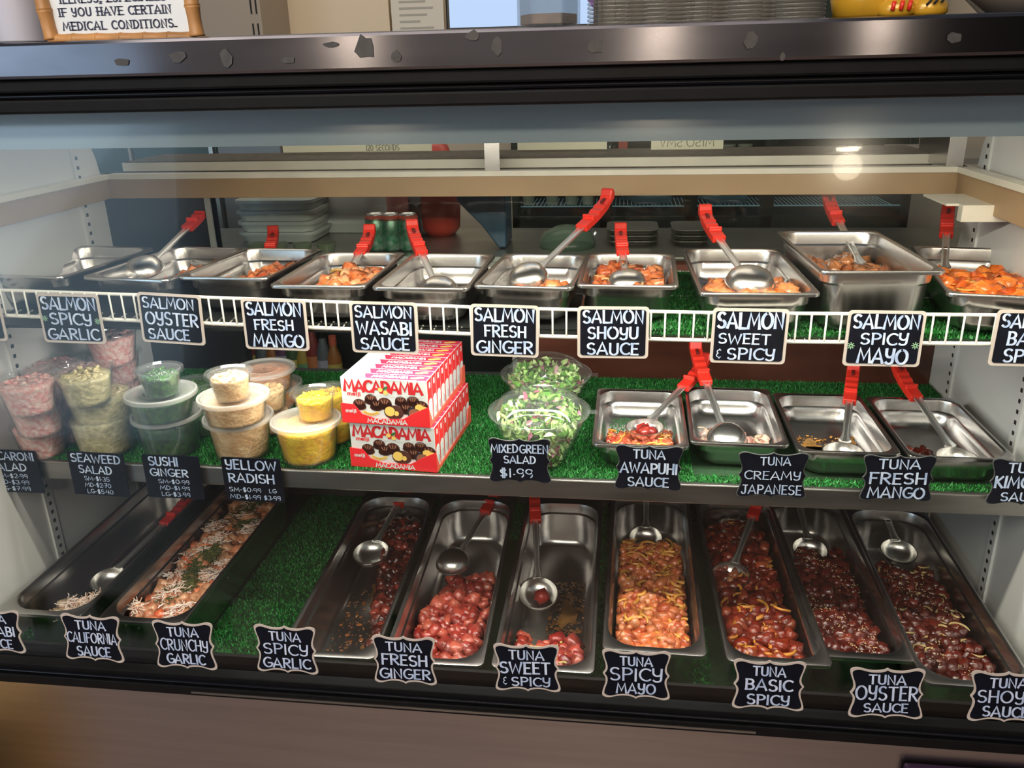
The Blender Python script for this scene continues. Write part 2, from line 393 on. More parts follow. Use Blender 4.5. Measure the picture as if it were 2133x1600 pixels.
def pan(key, label, FL, FR, Z, W=None, Lg=.265, D=.058, kind='s', group=None, ang=None):
    a = at(*FL, Z=Z); b = at(*FR, Z=Z); W = W or (b-a).length
    d = (b-a).normalized(); an = math.atan2(d.y, d.x) if ang is None else ang
    mid = (a+b)/2; c = mid+Vector((-math.sin(an), math.cos(an), 0))*Lg/2
    mb = make_pan(W, Lg, D, .012, .030 if kind == 's' else .046, .009 if kind == 's' else .009, .010 if kind == 's' else .018)
    o = mb.build('steel_pan', steel, smooth='auto', M=rotz(an, c))
    tag(o, label, 'food pan', group)
    pans[key] = dict(o=o, W=W, L=Lg, D=D, M=rotz(an, c), Z=Z, fl=.01 if kind == 's' else .011, fe=.011 if kind == 's' else .016)
    return o
GT, GM, GB = 'steel pans of salmon on the wire shelf', 'steel pans of tuna on the middle shelf', 'long steel pans of tuna on the bottom deck'
pan('T1', 'leftmost shadowy steel pan on the wire shelf beside the white case wall', (-60, 571), (137, 577), 1.231, W=.176, D=.062, group=GT, ang=R(-7))
pan('T2', 'steel pan behind the salmon oyster sauce sign on the wire shelf', (165, 576), (348, 584), 1.231, W=.172, Lg=.275, D=.062, group=GT, ang=R(-7))
pan('T3', 'steel pan behind the salmon fresh mango sign on the wire shelf', (365, 577), (557, 579), 1.231, D=.062, Lg=.25, group=GT, ang=R(-3))
pan('T4', 'steel pan heaped with salmon behind the salmon wasabi sauce sign', (555, 594), (764, 596), 1.231, W=.164, D=.062, group=GT)
pan('T5', 'empty steel pan behind the wasabi and ginger salmon signs', (771, 598), (975, 601), 1.231, D=.062, group=GT)
pan('T6', 'steel pan behind the salmon fresh ginger sign, nearly empty', (983.5, 594), (1193, 599.5), 1.231, D=.062, Lg=.25, group=GT)
pan('T7', 'steel pan behind the salmon shoyu sauce sign, full of salmon and onion', (1199.6, 593), (1415.6, 596), 1.231, D=.062, Lg=.245, group=GT)
pan('T8', 'wide steel pan behind the salmon sweet and spicy sign', (1457, 612), (1711, 610), 1.231, W=.178, D=.062, Lg=.335, group=GT, ang=R(1))
pan('T9', 'deep steel pan raised higher than its neighbours behind the salmon spicy mayo sign', (1707.5, 567), (1977, 563), 1.262, W=.180, D=.10, Lg=.33, group=GT, ang=R(2))
pan('T10', 'rightmost dark steel pan on the wire shelf with bright orange salmon', (1981, 621), (2235, 612), 1.231, W=.170, D=.062, Lg=.36, group=GT, ang=R(-9))
pans['T10']['o'].rotation_euler
pan('M1', 'steel pan behind the tuna awapuhi sauce sign on the middle shelf', (1233, 925), (1436, 932), .961, W=.162, D=.053, group=GM)
pan('M2', 'steel pan behind the tuna creamy japanese sign on the middle shelf', (1437, 919), (1648, 930), .961, W=.162, D=.053, group=GM, ang=R(-1.5))
pan('M3', 'orange-smeared steel pan behind the tuna fresh mango sign', (1661.5, 940.6), (1882, 945), .961, W=.162, D=.053, group=GM, ang=R(0))
pan('M4', 'rightmost shaded steel pan on the middle shelf beside the white wall', (1895.6, 951.5), (2123, 958), .961, W=.162, D=.053, group=GM)
LB = .555
pan('B1', 'nearly empty long pan nearest the left wall behind the tuna california sauce sign', (-15, 1279), (169, 1283), .68, W=.158, D=.098, Lg=LB, kind='l', group=GB, ang=R(0))
pan('B2', 'long pan filled with shredded crab mix behind the tuna crunchy garlic sign', (202, 1296), (375, 1298), .68, W=.158, D=.098, Lg=LB, kind='l', group=GB, ang=R(0))
pan('B3', 'half empty sauce-stained long pan behind the tuna spicy garlic sign', (574, 1367), (781, 1370), .68, W=.162, D=.098, Lg=LB, kind='l', group=GB, ang=R(1.5))
pan('B4', 'long steel pan behind the tuna fresh ginger sign', (788, 1380), (1010, 1387), .68, W=.165, D=.098, Lg=LB, kind='l', group=GB, ang=R(1.5))
pan('B5', 'mostly empty long pan behind the bottom tuna sweet and spicy sign', (1019.5, 1397), (1238.5, 1397), .68, W=.162, D=.098, Lg=LB, kind='l', group=GB, ang=R(0))
pan('B6', 'long pan full of orange tuna behind the tuna spicy mayo sign', (1251, 1357), (1475.5, 1364), .68, W=.165, D=.098, Lg=LB, kind='l', group=GB, ang=R(-1))
pan('B7', 'long steel pan behind the tuna basic spicy sign', (1511.5, 1379), (1740, 1387), .68, W=.162, D=.098, Lg=LB, kind='l', group=GB, ang=R(1))
pan('B8', 'long steel pan behind the tuna oyster sauce sign', (1694, 1370), (1914, 1375), .674, W=.158, D=.092, Lg=LB, kind='l', group=GB, ang=R(0))
pan('B9', 'rightmost long steel pan on the bottom deck behind the tuna shoyu sauce sign', (1926.5, 1428), (2170, 1437), .68, W=.162, D=.098, Lg=LB, kind='l', group=GB, ang=R(-1))

# ------------------------------------------------------------------ food heaps
def chunk_template(k=.5):
    V = []; idx = {}
    Fc = []
    def vid(p):
        if p not in idx: idx[p] = len(V); V.append(p)
        return idx[p]
    for ax in range(3):
        for s in (-1, 1):
            u, v_ = [a for a in range(3) if a != ax]
            for i in (-1, 0):
                for j in (-1, 0):
                    q = []
                    for (di, dj) in ((0, 0), (1, 0), (1, 1), (0, 1)):
                        p = [0, 0, 0]; p[ax] = s; p[u] = i+di; p[v_] = j+dj; q.append(vid(tuple(p)))
                    if (s > 0) == (ax != 1): Fc.append(tuple(q))
                    else: Fc.append(tuple(reversed(q)))
    P = np.array(V, float); nrm = P/np.linalg.norm(P, axis=1, keepdims=True)*1.15
    return P*(1-k)+nrm*k, Fc
CP, CF = chunk_template(.24); CFA = np.array(CF)
def rotm(rs):
    q = rs.normal(size=4); q /= np.linalg.norm(q); a, b, c, d = q
    return np.array([[a*a+b*b-c*c-d*d, 2*(b*c-a*d), 2*(b*d+a*c)], [2*(b*c+a*d), a*a-b*b+c*c-d*d, 2*(c*d-a*b)], [2*(b*d-a*c), 2*(c*d+a*b), a*a-b*b-c*c+d*d]])
def keep_in(P, p):
    # keep every vertex inside the tapering pan walls and rounded corners
    D = p['D']; z = P[:, 2]; mg = np.where(z < -D+.008, .0215, np.where(z < -D+.017, .0125, np.where(z < -.024, .0085, .0045)))
    lx, ly = p['W']/2-p['fl']-mg, p['L']/2-p['fe']-mg; r = (.046 if p['L'] > .4 else .030)-.003
    x = np.clip(P[:, 0], -lx, lx); y = np.clip(P[:, 1], -ly, ly)
    dx, dy = np.abs(x)-(lx-r), np.abs(y)-(ly-r); q = np.hypot(dx, dy); m = (dx > 0) & (dy > 0) & (q > r)
    f = np.where(m, r/np.maximum(q, 1e-9), 1)
    P[:, 0] = np.where(m, np.sign(x)*(lx-r+dx*f), x); P[:, 1] = np.where(m, np.sign(y)*(ly-r+dy*f), y)
    return P
def heap(key, label, cols, dens, hfun, size=.0085, sauce=None, rough=.22, onions=0, onion_col=(.62, .40, .10), seeds=0, name='tuna_poke', seed=1,
         strands=0, greens=0, onion_r=.016, onion_w=1., flat=.75, bits=None, cat='poke salad'):
    """dens(u,v)->keep?, hfun(u,v)->height over the pan floor. u in -1..1 across, v in 0..1 from the front"""
    p = pans[key]; rs = np.random.RandomState(seed); hw = p['W']/2-p['fl']-.0155; hl = p['L']/2-p['fe']-.016; D = p['D']
    fl = -D+.002
    nx = int(2*hw/(size*1.25)); ny = int(2*hl/(size*1.25))
    V = []; Fs = []; cnt = 0; tops = []
    def inside(x, y):
        r = .034 if p['L'] > .4 else .022; ax, ay = abs(x)-(hw-r), abs(y)-(hl-r)
        return not (ax > 0 and ay > 0 and ax*ax+ay*ay > r*r)
    for i in range(nx):
        for j in range(ny):
            x = -hw+(i+.5+rs.uniform(-.4, .4))/nx*2*hw; y = -hl+(j+.5+rs.uniform(-.4, .4))/ny*2*hl
            u, v = x/hw, (y+hl)/(2*hl)
            if not inside(x, y) or not dens(u, v+.035*math.sin(u*4.3+seed)+rs.uniform(-.02, .02), rs): continue
            h = max(.004, hfun(u, v)*(1+.13*math.sin(x*75+seed)*math.sin(y*61+seed*2)+.06*math.sin(y*140))); lay = max(1, min(3, int(h/(size*1.6))+1))
            for k in range(lay):
                s = size*rs.uniform(.72, 1.25)*np.array([rs.uniform(.8, 1.3), rs.uniform(.8, 1.2), rs.uniform(.6, 1.)*flat+.1])
                z = max(fl+s[2]*.9, fl+h-size*.6-k*size*1.5+rs.uniform(-.25, .25)*size)
                P = (CP*(1+rs.uniform(-.13, .13, CP.shape)))*s
                P = P @ rotm(rs).T
                P = P+np.array([x, y, z]); P[:, 2] = np.maximum(P[:, 2], fl+.0005); P = keep_in(P, p)
                V.append(P); Fs.append(CFA+len(CP)*cnt); cnt += 1
                if k == 0: tops.append((x, y, fl+h))
                if z-size*1.4 < fl: break
    mb = MB()
    if not V: return
    mb.v = np.concatenate(V).tolist(); mb.f = [tuple(f) for f in np.concatenate(Fs).tolist()]; mb.m = [0]*len(mb.f)
    cm = pbr('fish_'+key, cols[0], rough, island=cols, var=.45, scale=80, bump=.35, bscale=150, coat=.25, sss=.0)
    o = mb.build(name, cm, smooth=True, M=p['M'], recalc=False)
    tag(o, label, cat, None, 'stuff')
    if sauce:
        # thin wet sauce film around and under the pieces
        s_ = MB(); n = 26
        for (u0, v0, ru, rv) in sauce[1]:
            lp = []
            for k in range(n):
                a = 2*math.pi*k/n; rr = 1+.22*math.sin(3*a+u0*5)+rs.uniform(-.14, .14)
                x = max(-hw-.002, min(hw+.002, (u0+ru*rr*math.cos(a))*hw)); y = max(-hl-.002, min(hl+.002, -hl+(v0+rv*rr*math.sin(a))*2*hl))
                lp.append((x, y))
            s_.prism(lp, .0012, 0, None, fl)
        s_.build('sauce', pbr('sauce_'+key, sauce[0], .12, var=.5, scale=60, coat=.5), o, recalc=True)
    if onions:
        s_ = MB()
        for k in range(onions):
            x, y, z = tops[rs.randint(len(tops))]; r = onion_r*rs.uniform(.6, 1.25); a0 = rs.uniform(0, 6.28); sp = rs.uniform(1.1, 2.4); tl = rs.uniform(-.35, .35); tl2 = rs.uniform(-.35, .35)
            pts = []
            cx_, cy_ = x-r*math.cos(a0+sp/2)*.8, y-r*math.sin(a0+sp/2)*.8
            for q in range(8):
                a = a0+sp*q/7; dx, dy = r*math.cos(a), r*math.sin(a)
                X, Y = max(-hw-.004, min(hw+.004, cx_+dx)), max(-hl-.004, min(hl+.004, cy_+dy))
                pts.append((X, Y, z+.004+rs.uniform(0, .001)+(dx*tl+dy*tl2)*.6))
            wd = rs.uniform(.0014, .0025)*onion_w
            s_.tube(pts, [wd*(.4 if q in (0, 7) else 1) for q in range(8)], 5, 0, None, True, .5)
        tag(s_.build('onion_slices', pbr('onion_'+key, onion_col, .3, col2=tuple(c*.55 for c in onion_col), scale=50, coat=.2), o, smooth=True, recalc=False), kind='stuff')
    if strands:
        s_ = MB()
        for k in range(strands):
            ok = False
            for _ in range(20):
                x, y, z = tops[rs.randint(len(tops))]
                cc = math.sin(x*70+2)*math.sin(y*38+1.0)
                if cc > .12: ok = True; break
            a = rs.uniform(0, 6.28); ln = rs.uniform(.008, .022); cv = rs.uniform(-1.5, 1.5)
            pts = []; X, Y, Zz = x+rs.uniform(-.006, .006), y+rs.uniform(-.006, .006), z+.004+rs.uniform(0, .006)
            for q in range(5):
                pts.append((X, Y, Zz+rs.uniform(-.0012, .0012))); X += ln/4*math.cos(a); Y += ln/4*math.sin(a); a += cv/4
            s_.tube(pts, rs.uniform(.0006, .0012), 4, 0, None, False)
        tag(s_.build('crab_strands', pbr('crab_strand', (.85, .68, .58), .4, island=[(.9, .8, .72), (.85, .55, .42), (.95, .9, .85)]), o, smooth=True, recalc=False), kind='stuff')
    if greens:
        s_ = MB()
        cl = [(-.1, .18), (.0, .24), (-.2, .42), (.0, .47), (.25, .75), (-.25, .86), (.1, .95), (-.15, .36)]
        for k in range(greens):
            c = cl[rs.randint(len(cl))]; u, v = c[0]+rs.normal()*.19, c[1]+rs.normal()*.030
            x, y = max(-.95, min(.95, u))*hw, -hl+max(.03, min(.98, v))*2*hl; z = fl+hfun(u, v)+.007+rs.uniform(0, .003)
            a = rs.uniform(0, 6.28); l = rs.uniform(.0015, .004)
            s_.tube([(x-l*math.cos(a), y-l*math.sin(a), z), (x, y, z+.001), (x+l*math.cos(a), y+l*math.sin(a), z+rs.uniform(-.001, .001))], .0009, 4, 0, None, False)
        tag(s_.build('furikake', pbr('furikake', (.05, .07, .02), .7, island=[(.02, .035, .012), (.07, .09, .02), (.18, .17, .04)]), o, recalc=False), kind='stuff')
    if seeds:
        s_ = MB(); oc = [(1, 0, 0), (0, 1, 0), (-1, 0, 0), (0, -1, 0), (0, 0, 1), (0, 0, -1)]; of = [(0, 1, 4), (1, 2, 4), (2, 3, 4), (3, 0, 4), (1, 0, 5), (2, 1, 5), (3, 2, 5), (0, 3, 5)]
        for k in range(seeds):
            x, y, z = tops[rs.randint(len(tops))]
            if math.sin(x*45+y*30)+rs.normal()*.5 < .1: continue
            a = rs.uniform(0, 6.28); l = .0016
            M = Matrix.Translation((x+rs.uniform(-.005, .005), y+rs.uniform(-.005, .005), z+.0045+rs.uniform(-.001, .003))) @ Matrix.Rotation(a, 4, 'Z') @ Matrix.Diagonal((l, l*.6, l*.5, 1))
            s_.add(oc, of, 0, M)
        tag(s_.build('sesame_seeds', pbr('sesame', (.62, .45, .24), .5), o, recalc=False), kind='stuff')
    if bits:
        s_ = MB(); colr, n, (u0, u1), (v0, v1) = bits
        for k in range(n):
            u, v = rs.uniform(u0, u1), rs.uniform(v0, v1); r = abs(rs.normal())*.0016+.0006
            s_.lathe([(r, 0), (r*.8, .0006), (r*.2, .0009)], 7, 0, Matrix.Translation((u*hw, -hl+v*2*hl, fl+.0002)) @ Matrix.Diagonal((rs.uniform(.6, 1.6), rs.uniform(.6, 1.6), 1, 1)), False, True)
        tag(s_.build('sauce_drops', pbr('drops_'+key, colr, .25, island=[colr, tuple(c*.4 for c in colr), tuple(min(1, c*1.5) for c in colr)]), o, recalc=False), kind='stuff')
    return o
RED = [(.28, .018, .016), (.38, .04, .03), (.20, .012, .010), (.45, .075, .05)]
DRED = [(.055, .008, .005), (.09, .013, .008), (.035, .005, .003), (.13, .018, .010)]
PINK = [(.42, .055, .038), (.30, .026, .022), (.52, .11, .07), (.20, .014, .013)]
ORG = [(.72, .17, .045), (.80, .26, .08), (.62, .12, .03), (.85, .36, .14)]
SAL = [(.78, .24, .08), (.70, .15, .04), (.88, .36, .15), (.62, .10, .03)]
MAYO = [(.60, .15, .05), (.70, .22, .08), (.50, .09, .035), (.75, .30, .13)]
one = lambda u, v, r: True
heap('T2', 'orange salmon chunks lying under the face-down scoop of the oyster sauce pan', SAL, lambda u, v, r: u > -.1+.5*v and v > .12 and v < .9, lambda u, v: .026+.012*max(0, u), size=.011, seed=21, sauce=((.05, .02, .01), [(.1, .4, .7, .3)]), name='salmon_poke')
heap('T3', 'salmon chunks in two clumps inside the fresh mango salmon pan', SAL, lambda u, v, r: (v < .35 and -.35 < u < .55) or (v > .5 and u > -.2 and v < .9), lambda u, v: .032 if v > .5 else .036, size=.011, seed=22, sauce=((.14, .05, .01), [(.3, .4, .6, .35)]), name='salmon_poke')
heap('T4', 'high heap of glossy orange salmon in the wasabi sauce pan', [(.80, .26, .09), (.75, .18, .05), (.90, .42, .20), (.68, .14, .04)], lambda u, v, r: v < .93 and u > -.62+.1*r.rand(), lambda u, v: .032+.016*math.exp(-((u-.1)**2)*2-(v-.45)**2*5), size=.0115, seed=23, onions=7, onion_col=(.60, .36, .08), name='salmon_poke')
heap('T6', 'few orange salmon pieces beside the upturned scoop in the fresh ginger pan', SAL, lambda u, v, r: v < .5 and (abs(u+.42) < .16 or u > .25), lambda u, v: .036, size=.0105, seed=24, name='salmon_poke')
heap('T7', 'salmon chunks with curled onion around the scoop of the shoyu sauce pan', [(.58, .12, .035), (.66, .18, .06), (.50, .08, .02), (.78, .30, .12)], lambda u, v, r: v < .95, lambda u, v: .037+.006*v, size=.011, seed=25, onions=22, onion_col=(.62, .42, .18), name='salmon_poke')
heap('T8', 'salmon chunks and yellow onion in the wide sweet and spicy salmon pan', [(.80, .30, .12), (.72, .2, .06), (.86, .38, .18), (.66, .14, .03)], lambda u, v, r: v < .55, lambda u, v: .043-.02*v, size=.0125, seed=26, onions=24, onion_col=(.72, .46, .08), sauce=((.3, .1, .01), [(0, .3, .9, .3)]), name='salmon_poke')
heap('T9', 'brownish salmon pieces deep in the raised spicy mayo pan', [(.42, .15, .05), (.5, .2, .07), (.36, .1, .03)], lambda u, v, r: True, lambda u, v: .046+.008*v, size=.0115, seed=27, name='salmon_poke')
heap('T10', 'vivid orange saucy salmon with onion strips in the rightmost salmon pan', [(.80, .14, .02), (.85, .2, .03), (.7, .09, .01), (.88, .28, .05)], lambda u, v, r: v < .75, lambda u, v: .044-.012*v, size=.0125, seed=28, onions=40, onion_col=(.80, .34, .06), name='salmon_poke')
heap('M1', 'red tuna in seeded orange sauce at the front of the awapuhi pan', [(.5, .07, .04), (.6, .15, .06), (.38, .03, .02)], lambda u, v, r: v < .56 and r.rand() < .85, lambda u, v: .024-.022*v, size=.0085, seed=31, onions=26, onion_col=(.75, .36, .06), seeds=260, sauce=((.55, .2, .06), [(0, .22, .95, .2)]), onion_r=.02)
heap('M2', 'pale pink tuna scraps at the front of the creamy japanese pan', [(.7, .35, .26), (.75, .5, .4), (.55, .16, .12), (.8, .66, .55)], lambda u, v, r: v < .50 and (u < -.35 or u > .15) and r.rand() < .6, lambda u, v: .014, size=.0085, seed=32, onions=14, onion_col=(.8, .6, .42), seeds=40)
heap('M3', 'thin orange sauce with tuna remnants in the smeared fresh mango pan', [(.72, .36, .12), (.6, .24, .06)], lambda u, v, r: v < .2 and r.rand() < .3 and u < 0, lambda u, v: .014, size=.006, seed=33, sauce=((.70, .36, .10), [(-.55, .48, .35, .13), (.45, .46, .45, .10), (.0, .40, .7, .10), (.8, .52, .15, .18)]), bits=((.7, .3, .06), 160, (-.95, .95), (.3, .72)))
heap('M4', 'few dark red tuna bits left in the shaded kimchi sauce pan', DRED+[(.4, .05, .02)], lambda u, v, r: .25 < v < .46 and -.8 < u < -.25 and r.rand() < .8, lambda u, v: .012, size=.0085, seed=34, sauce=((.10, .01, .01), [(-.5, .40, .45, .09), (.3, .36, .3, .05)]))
heap('B1', 'small pile of beige crab scraps at the front of the left long pan', [(.52, .36, .22), (.62, .46, .30), (.42, .27, .15), (.7, .55, .36)], lambda u, v, r: v < .20 and u > -.62, lambda u, v: .058-.12*v, size=.0085, seed=41, strands=260, name='crab_salad', cat='crab salad')
heap('B2', 'salmon coloured chunks topped with shredded crab and dark green furikake', [(.72, .22, .10), (.62, .30, .16), (.75, .36, .2), (.85, .15, .04)], one, lambda u, v: .060+.008*math.sin(v*14), size=.0105, seed=42, strands=1200, greens=3000, name='crab_poke')
heap('B3', 'dark red tuna cubes lining the right side of the spicy garlic pan', DRED+[(.34, .05, .03)], lambda u, v, r: (u > 1.05-1.75*v if v > .12 else False) and not (.12 < v < .34 and u < .35) , lambda u, v: .014+.034*v, size=.0095, seed=43,
     sauce=((.15, .07, .025), [(.5, .26, .3, .05), (.1, .58, .4, .08)]), bits=((.18, .06, .015), 300, (-.9, .8), (0.02, .60)))
heap('B4', 'bright and brownish red tuna cubes filling the front of the fresh ginger pan', PINK, lambda u, v, r: v < .42, lambda u, v: .044-.01*v, size=.0105, seed=44, bits=((.08, .02, .02), 30, (-.3, .6), (.58, .75)), seeds=60)
heap('B4', 'marinated brown tuna cubes at the back of the fresh ginger pan contents', [(.14, .035, .022), (.2, .06, .04), (.10, .02, .015), (.26, .07, .05)], lambda u, v, r: v >= .42 and v < .62 and u > -.7+1.0*(v-.42), lambda u, v: .046-.05*(v-.42), size=.0105, seed=45)
heap('B5', 'red tuna cubes with onion at the front end of the bottom sweet and spicy pan', PINK, lambda u, v, r: v < .24, lambda u, v: .066-.12*v, size=.0115, seed=46, onions=16, onion_col=(.62, .48, .16), sauce=((.15, .075, .025), [(.4, .50, .3, .08), (.2, .28, .6, .04)]), bits=((.12, .05, .015), 420, (-.25, .98), (.26, .72)))
heap('B6', 'large heap of creamy orange tuna and onion in the spicy mayo pan', MAYO, lambda u, v, r: v < .74, lambda u, v: .068-.012*v, size=.0088, seed=47, onions=95, onion_col=(.78, .36, .07), onion_r=.019, onion_w=1.45)
heap('B7', 'red tuna with thick yellow onion slices in the basic spicy pan', [(.20, .018, .009), (.30, .04, .018), (.13, .010, .006), (.42, .08, .03)], lambda u, v, r: v < .5, lambda u, v: .050-.01*v, size=.0115, seed=48, onions=40, onion_col=(.72, .30, .05), onion_r=.021, onion_w=1.7)
heap('B7', 'very dark tuna towards the back of the basic spicy pan', DRED, lambda u, v, r: v >= .5, lambda u, v: .046, size=.0105, seed=49, onions=22, onion_col=(.3, .09, .02))
heap('B8', 'dark red tuna sprinkled with sesame seeds in the oyster sauce pan', [(.09, .011, .008), (.14, .02, .013), (.06, .007, .005), (.22, .035, .022)], lambda u, v, r: v < .70, lambda u, v: .054-.01*v, size=.0098, seed=50, seeds=900)
heap('B9', 'dark red tuna with sesame and pale onion in the shoyu sauce pan', [(.085, .010, .007), (.13, .02, .011), (.055, .007, .005), (.20, .03, .018)], lambda u, v, r: v < .74, lambda u, v: .050-.008*v, size=.0098, seed=51, seeds=800, onions=30, onion_col=(.58, .42, .18))

# ------------------------------------------------------------------ scoops
def grip_outline(L):
    # side profile in (y,z): slightly curved bar with stop notch near the steel, finger bumps and a hook at the end
    low = [(0, -.0075), (L*.25, -.008), (L*.5, -.0075), (L*.75, -.004), (L*.92, .003), (L*1.0, .005), (L*1.045, .014)]
    top = [(L*1.03, .025), (L*.96, .026), (L*.91, .017), (L*.86, .011), (L*.72, .0085), (L*.66, .010), (L*.60, .0065), (L*.50, .008), (L*.44, .0045), (L*.34, .0065), (L*.29, .0115), (L*.26, .0125), (L*.25, .0050), (0, .0055)]
    return low+top
def make_scoop(bowl_r, Ltot, ang):
    """local: bowl centre at the origin (rim plane z=0, opening +z), handle along +y rising by ang.  returns part meshes"""
    pr = [(bowl_r*s, z) for s, z in ((1.04, .0), (1.04, .0012), (.98, .0012), (.93, -.006), (.80, -.0135), (.58, -.0185), (.3, -.0205), (.02, -.021))]
    po = [(bowl_r*s, z) for s, z in ((.02, -.0225), (.32, -.022), (.6, -.020), (.83, -.015), (.96, -.0065), (1.0, -.0005), (1.04, .0))]
    b = MB(); b.lathe(pr+po, 36, 0)
    Lg = .108; Ls = Ltot-Lg-bowl_r
    return b, Ls, Lg
def scoop(label, bp, plane, tp, L=.275, down=False, tilt=12, r=.0335, roll=0, group='red-handled steel serving scoops'):
    P = at(*bp, **plane)
    d = Vector(ray(*tp)).normalized(); c = Vector(CAM); oc = c-P
    b = d.dot(oc); q = b*b-(oc.dot(oc)-L*L)
    if q < 0: Q = c+d*(-b)
    else: Q = c+d*(-b+math.sqrt(q))
    ya = (Q-P).normalized(); up = Vector((0, 0, 1)); za = (up-ya*up.dot(ya)).normalized(); xa = ya.cross(za)
    M = frame(P, xa, ya, za)
    L = (Q-P).length
    root = empty('serving_scoop', M=M); tag(root, label, 'serving scoop', group)
    bw, Ls, Lg = make_scoop(r, L, 0)
    MBw = Matrix.Rotation(R(180), 4, 'Y') if down else Matrix.Identity(4)
    Mt = Matrix.Rotation(R(-tilt if not down else tilt*.3), 4, 'X')
    o = bw.build('bowl', steel_b, root, smooth='auto'); o.matrix_local = Mt @ MBw
    s = MB(); zs = 0.; y0 = r*.9; y1 = L-Lg*.93
    # channel-section steel handle
    lo = []
    for (y, wdt) in ((y0, .0105), (y0+.012, .0068), (y0+.03, .0055), ((y0+y1)/2, .0062), (y1, .0068)):
        z = .0015 if not down else -.0015
        lo.append([(-wdt, y, z+.0025), (-wdt*.8, y, z+.0032), (-wdt*.45, y, z-.0008), (wdt*.45, y, z-.0008), (wdt*.8, y, z+.0032), (wdt, y, z+.0025), (wdt*.95, y, z-.0015), (wdt*.4, y, z-.003), (-wdt*.4, y, z-.003), (-wdt*.95, y, z-.0015)])
    s.loft(lo, 0, None, True, True)
    s.build('steel_handle', steel_h, root, smooth='auto')
    g = MB(); ol = grip_outline(Lg); sg = 1
    Mg = frame(Vector((0, L-Lg, 0)), Vector((0, 1, 0)), Vector((0, 0, 1)), Vector((1, 0, 0)))
    if roll: Mg = Matrix.Rotation(R(roll), 4, 'Y') @ Mg
    g.prism([(y, z*sg) for y, z in ol], .0236, 0, Mg, -.0118)
    gr = g.build('grip', red, root, bevel=.0022)
    gr.modifiers['bevel'].segments = 3
    sl = MB().box(-.0028, .0028, L-Lg*.27, L-Lg*.14, -.0035, .0138)
    if not roll: sl.build('hanging_slot', pbr('slot_red', (.12, .005, .004), .6), gr, bevel=.001)
    return root
scoop('red-handled scoop in the leftmost shadowy salmon pan', (110, 560), dict(Z=1.195), (240, 432), .30)
scoop('scoop lying face-down in the salmon oyster sauce pan', (300, 562), dict(Z=1.215), (432, 434), .30, True, r=.036)
scoop('scoop with red hooked end standing in the salmon fresh mango pan', (540, 585), dict(Z=1.185), (571, 493), .27)
scoop('scoop with red hooked end stuck in the heaped wasabi salmon', (708, 598), dict(Z=1.205), (772, 492), .27)
scoop('scoop face-down in the empty salmon pan left of the fresh ginger pan', (915, 607), dict(Z=1.198), (858, 482), .27, True)
scoop('scoop lying face-down in the salmon fresh ginger pan, grip raised to the right', (1100, 580), dict(Z=1.218), (1270, 418), .285, True, r=.034)
scoop('scoop with short red end seen upright in the salmon shoyu sauce pan', (1306, 592), dict(Z=1.212), (1292, 490), .26, True, r=.033)
scoop('scoop face-down on the sweet and spicy salmon with grip leaning left', (1562, 588), dict(Z=1.226), (1466, 452), .285, True, r=.038)
scoop('scoop standing in the raised salmon spicy mayo pan', (1800, 568), dict(Z=1.21), (1722, 414), .30)
scoop('scoop in the rightmost salmon pan, red end under the white track', (1966, 575), dict(Z=1.20), (1974, 440), .27)
scoop('scoop with a bit of tuna in its bowl in the awapuhi sauce pan', (1343, 890), dict(Z=.945), (1470, 758), .265, tilt=6)
scoop('scoop in the creamy japanese tuna pan crossing the awapuhi scoop', (1515, 915), dict(Z=.938), (1446, 728), .265, True)
scoop('sauce-coated scoop in the tuna fresh mango pan', (1757, 942), dict(Z=.928), (1777, 774), .262, tilt=8)
scoop('scoop in the rightmost middle shelf pan with grip leaning left', (1995, 955), dict(Z=.925), (1863, 762), .275, tilt=8)
scoop('clear-looking scoop with dark red grip in the left long pan', (226, 1205), dict(Z=.622), (400, 1035), .29, tilt=0)
scoop('empty stained scoop resting on dark tuna in the spicy garlic pan', (773, 1150), dict(Z=.645), (861, 998), .275, tilt=-4, r=.036)
scoop('scoop lying face-down on the tuna fresh ginger pan contents', (944, 1172), dict(Z=.640), (1046, 1008), .275, True)
scoop('scoop holding a red tuna cube in the bottom sweet and spicy pan', (1122, 1235), dict(Z=.630), (1112, 1008), .285, tilt=0, r=.036)
scoop('scoop half buried in the orange spicy mayo tuna', (1345, 1120), dict(Z=.64), (1348, 960), .27, tilt=-6)
scoop('scoop with tuna bits standing in the basic spicy pan', (1522, 1198), dict(Z=.640), (1592, 1012), .28, tilt=0, r=.035)
scoop('scoop buried in tuna at the back of the oyster sauce pan', (1687, 1145), dict(Z=.635), (1645, 975), .27, tilt=-4)
scoop('scoop at the back of the rightmost long pan', (1872, 1148), dict(Z=.640), (1812, 985), .27, tilt=-4)

def scoop_food(bp, Z, cols, label, n, r, seed, size=.008):
    P = at(*bp, Z=Z); rs = np.random.RandomState(seed); mb = MB()
    for k in range(n):
        a, q = rs.uniform(0, 6.28), r*math.sqrt(rs.rand()); V = CP*size*rs.uniform(.7, 1.1) @ rotm(rs).T+np.array([q*math.cos(a)+r*.4, q*math.sin(a), -.009+rs.uniform(0, .005)])
        mb.add(V.tolist(), [tuple(f) for f in CF])
    tag(mb.build('tuna_pieces', pbr('fish_in_'+str(seed), cols[0], .22, island=cols, var=.4, scale=80, bump=.3, coat=.3), smooth=True, loc=P, recalc=False), label, 'tuna', None, 'stuff')
scoop_food((1343, 890), .945, RED, 'red tuna pieces held in the awapuhi scoop', 9, .014, 3)
scoop_food((1122, 1235), .630, RED[:2], 'red tuna cube lying in the scoop of the bottom sweet and spicy pan', 3, .006, 4, .011)
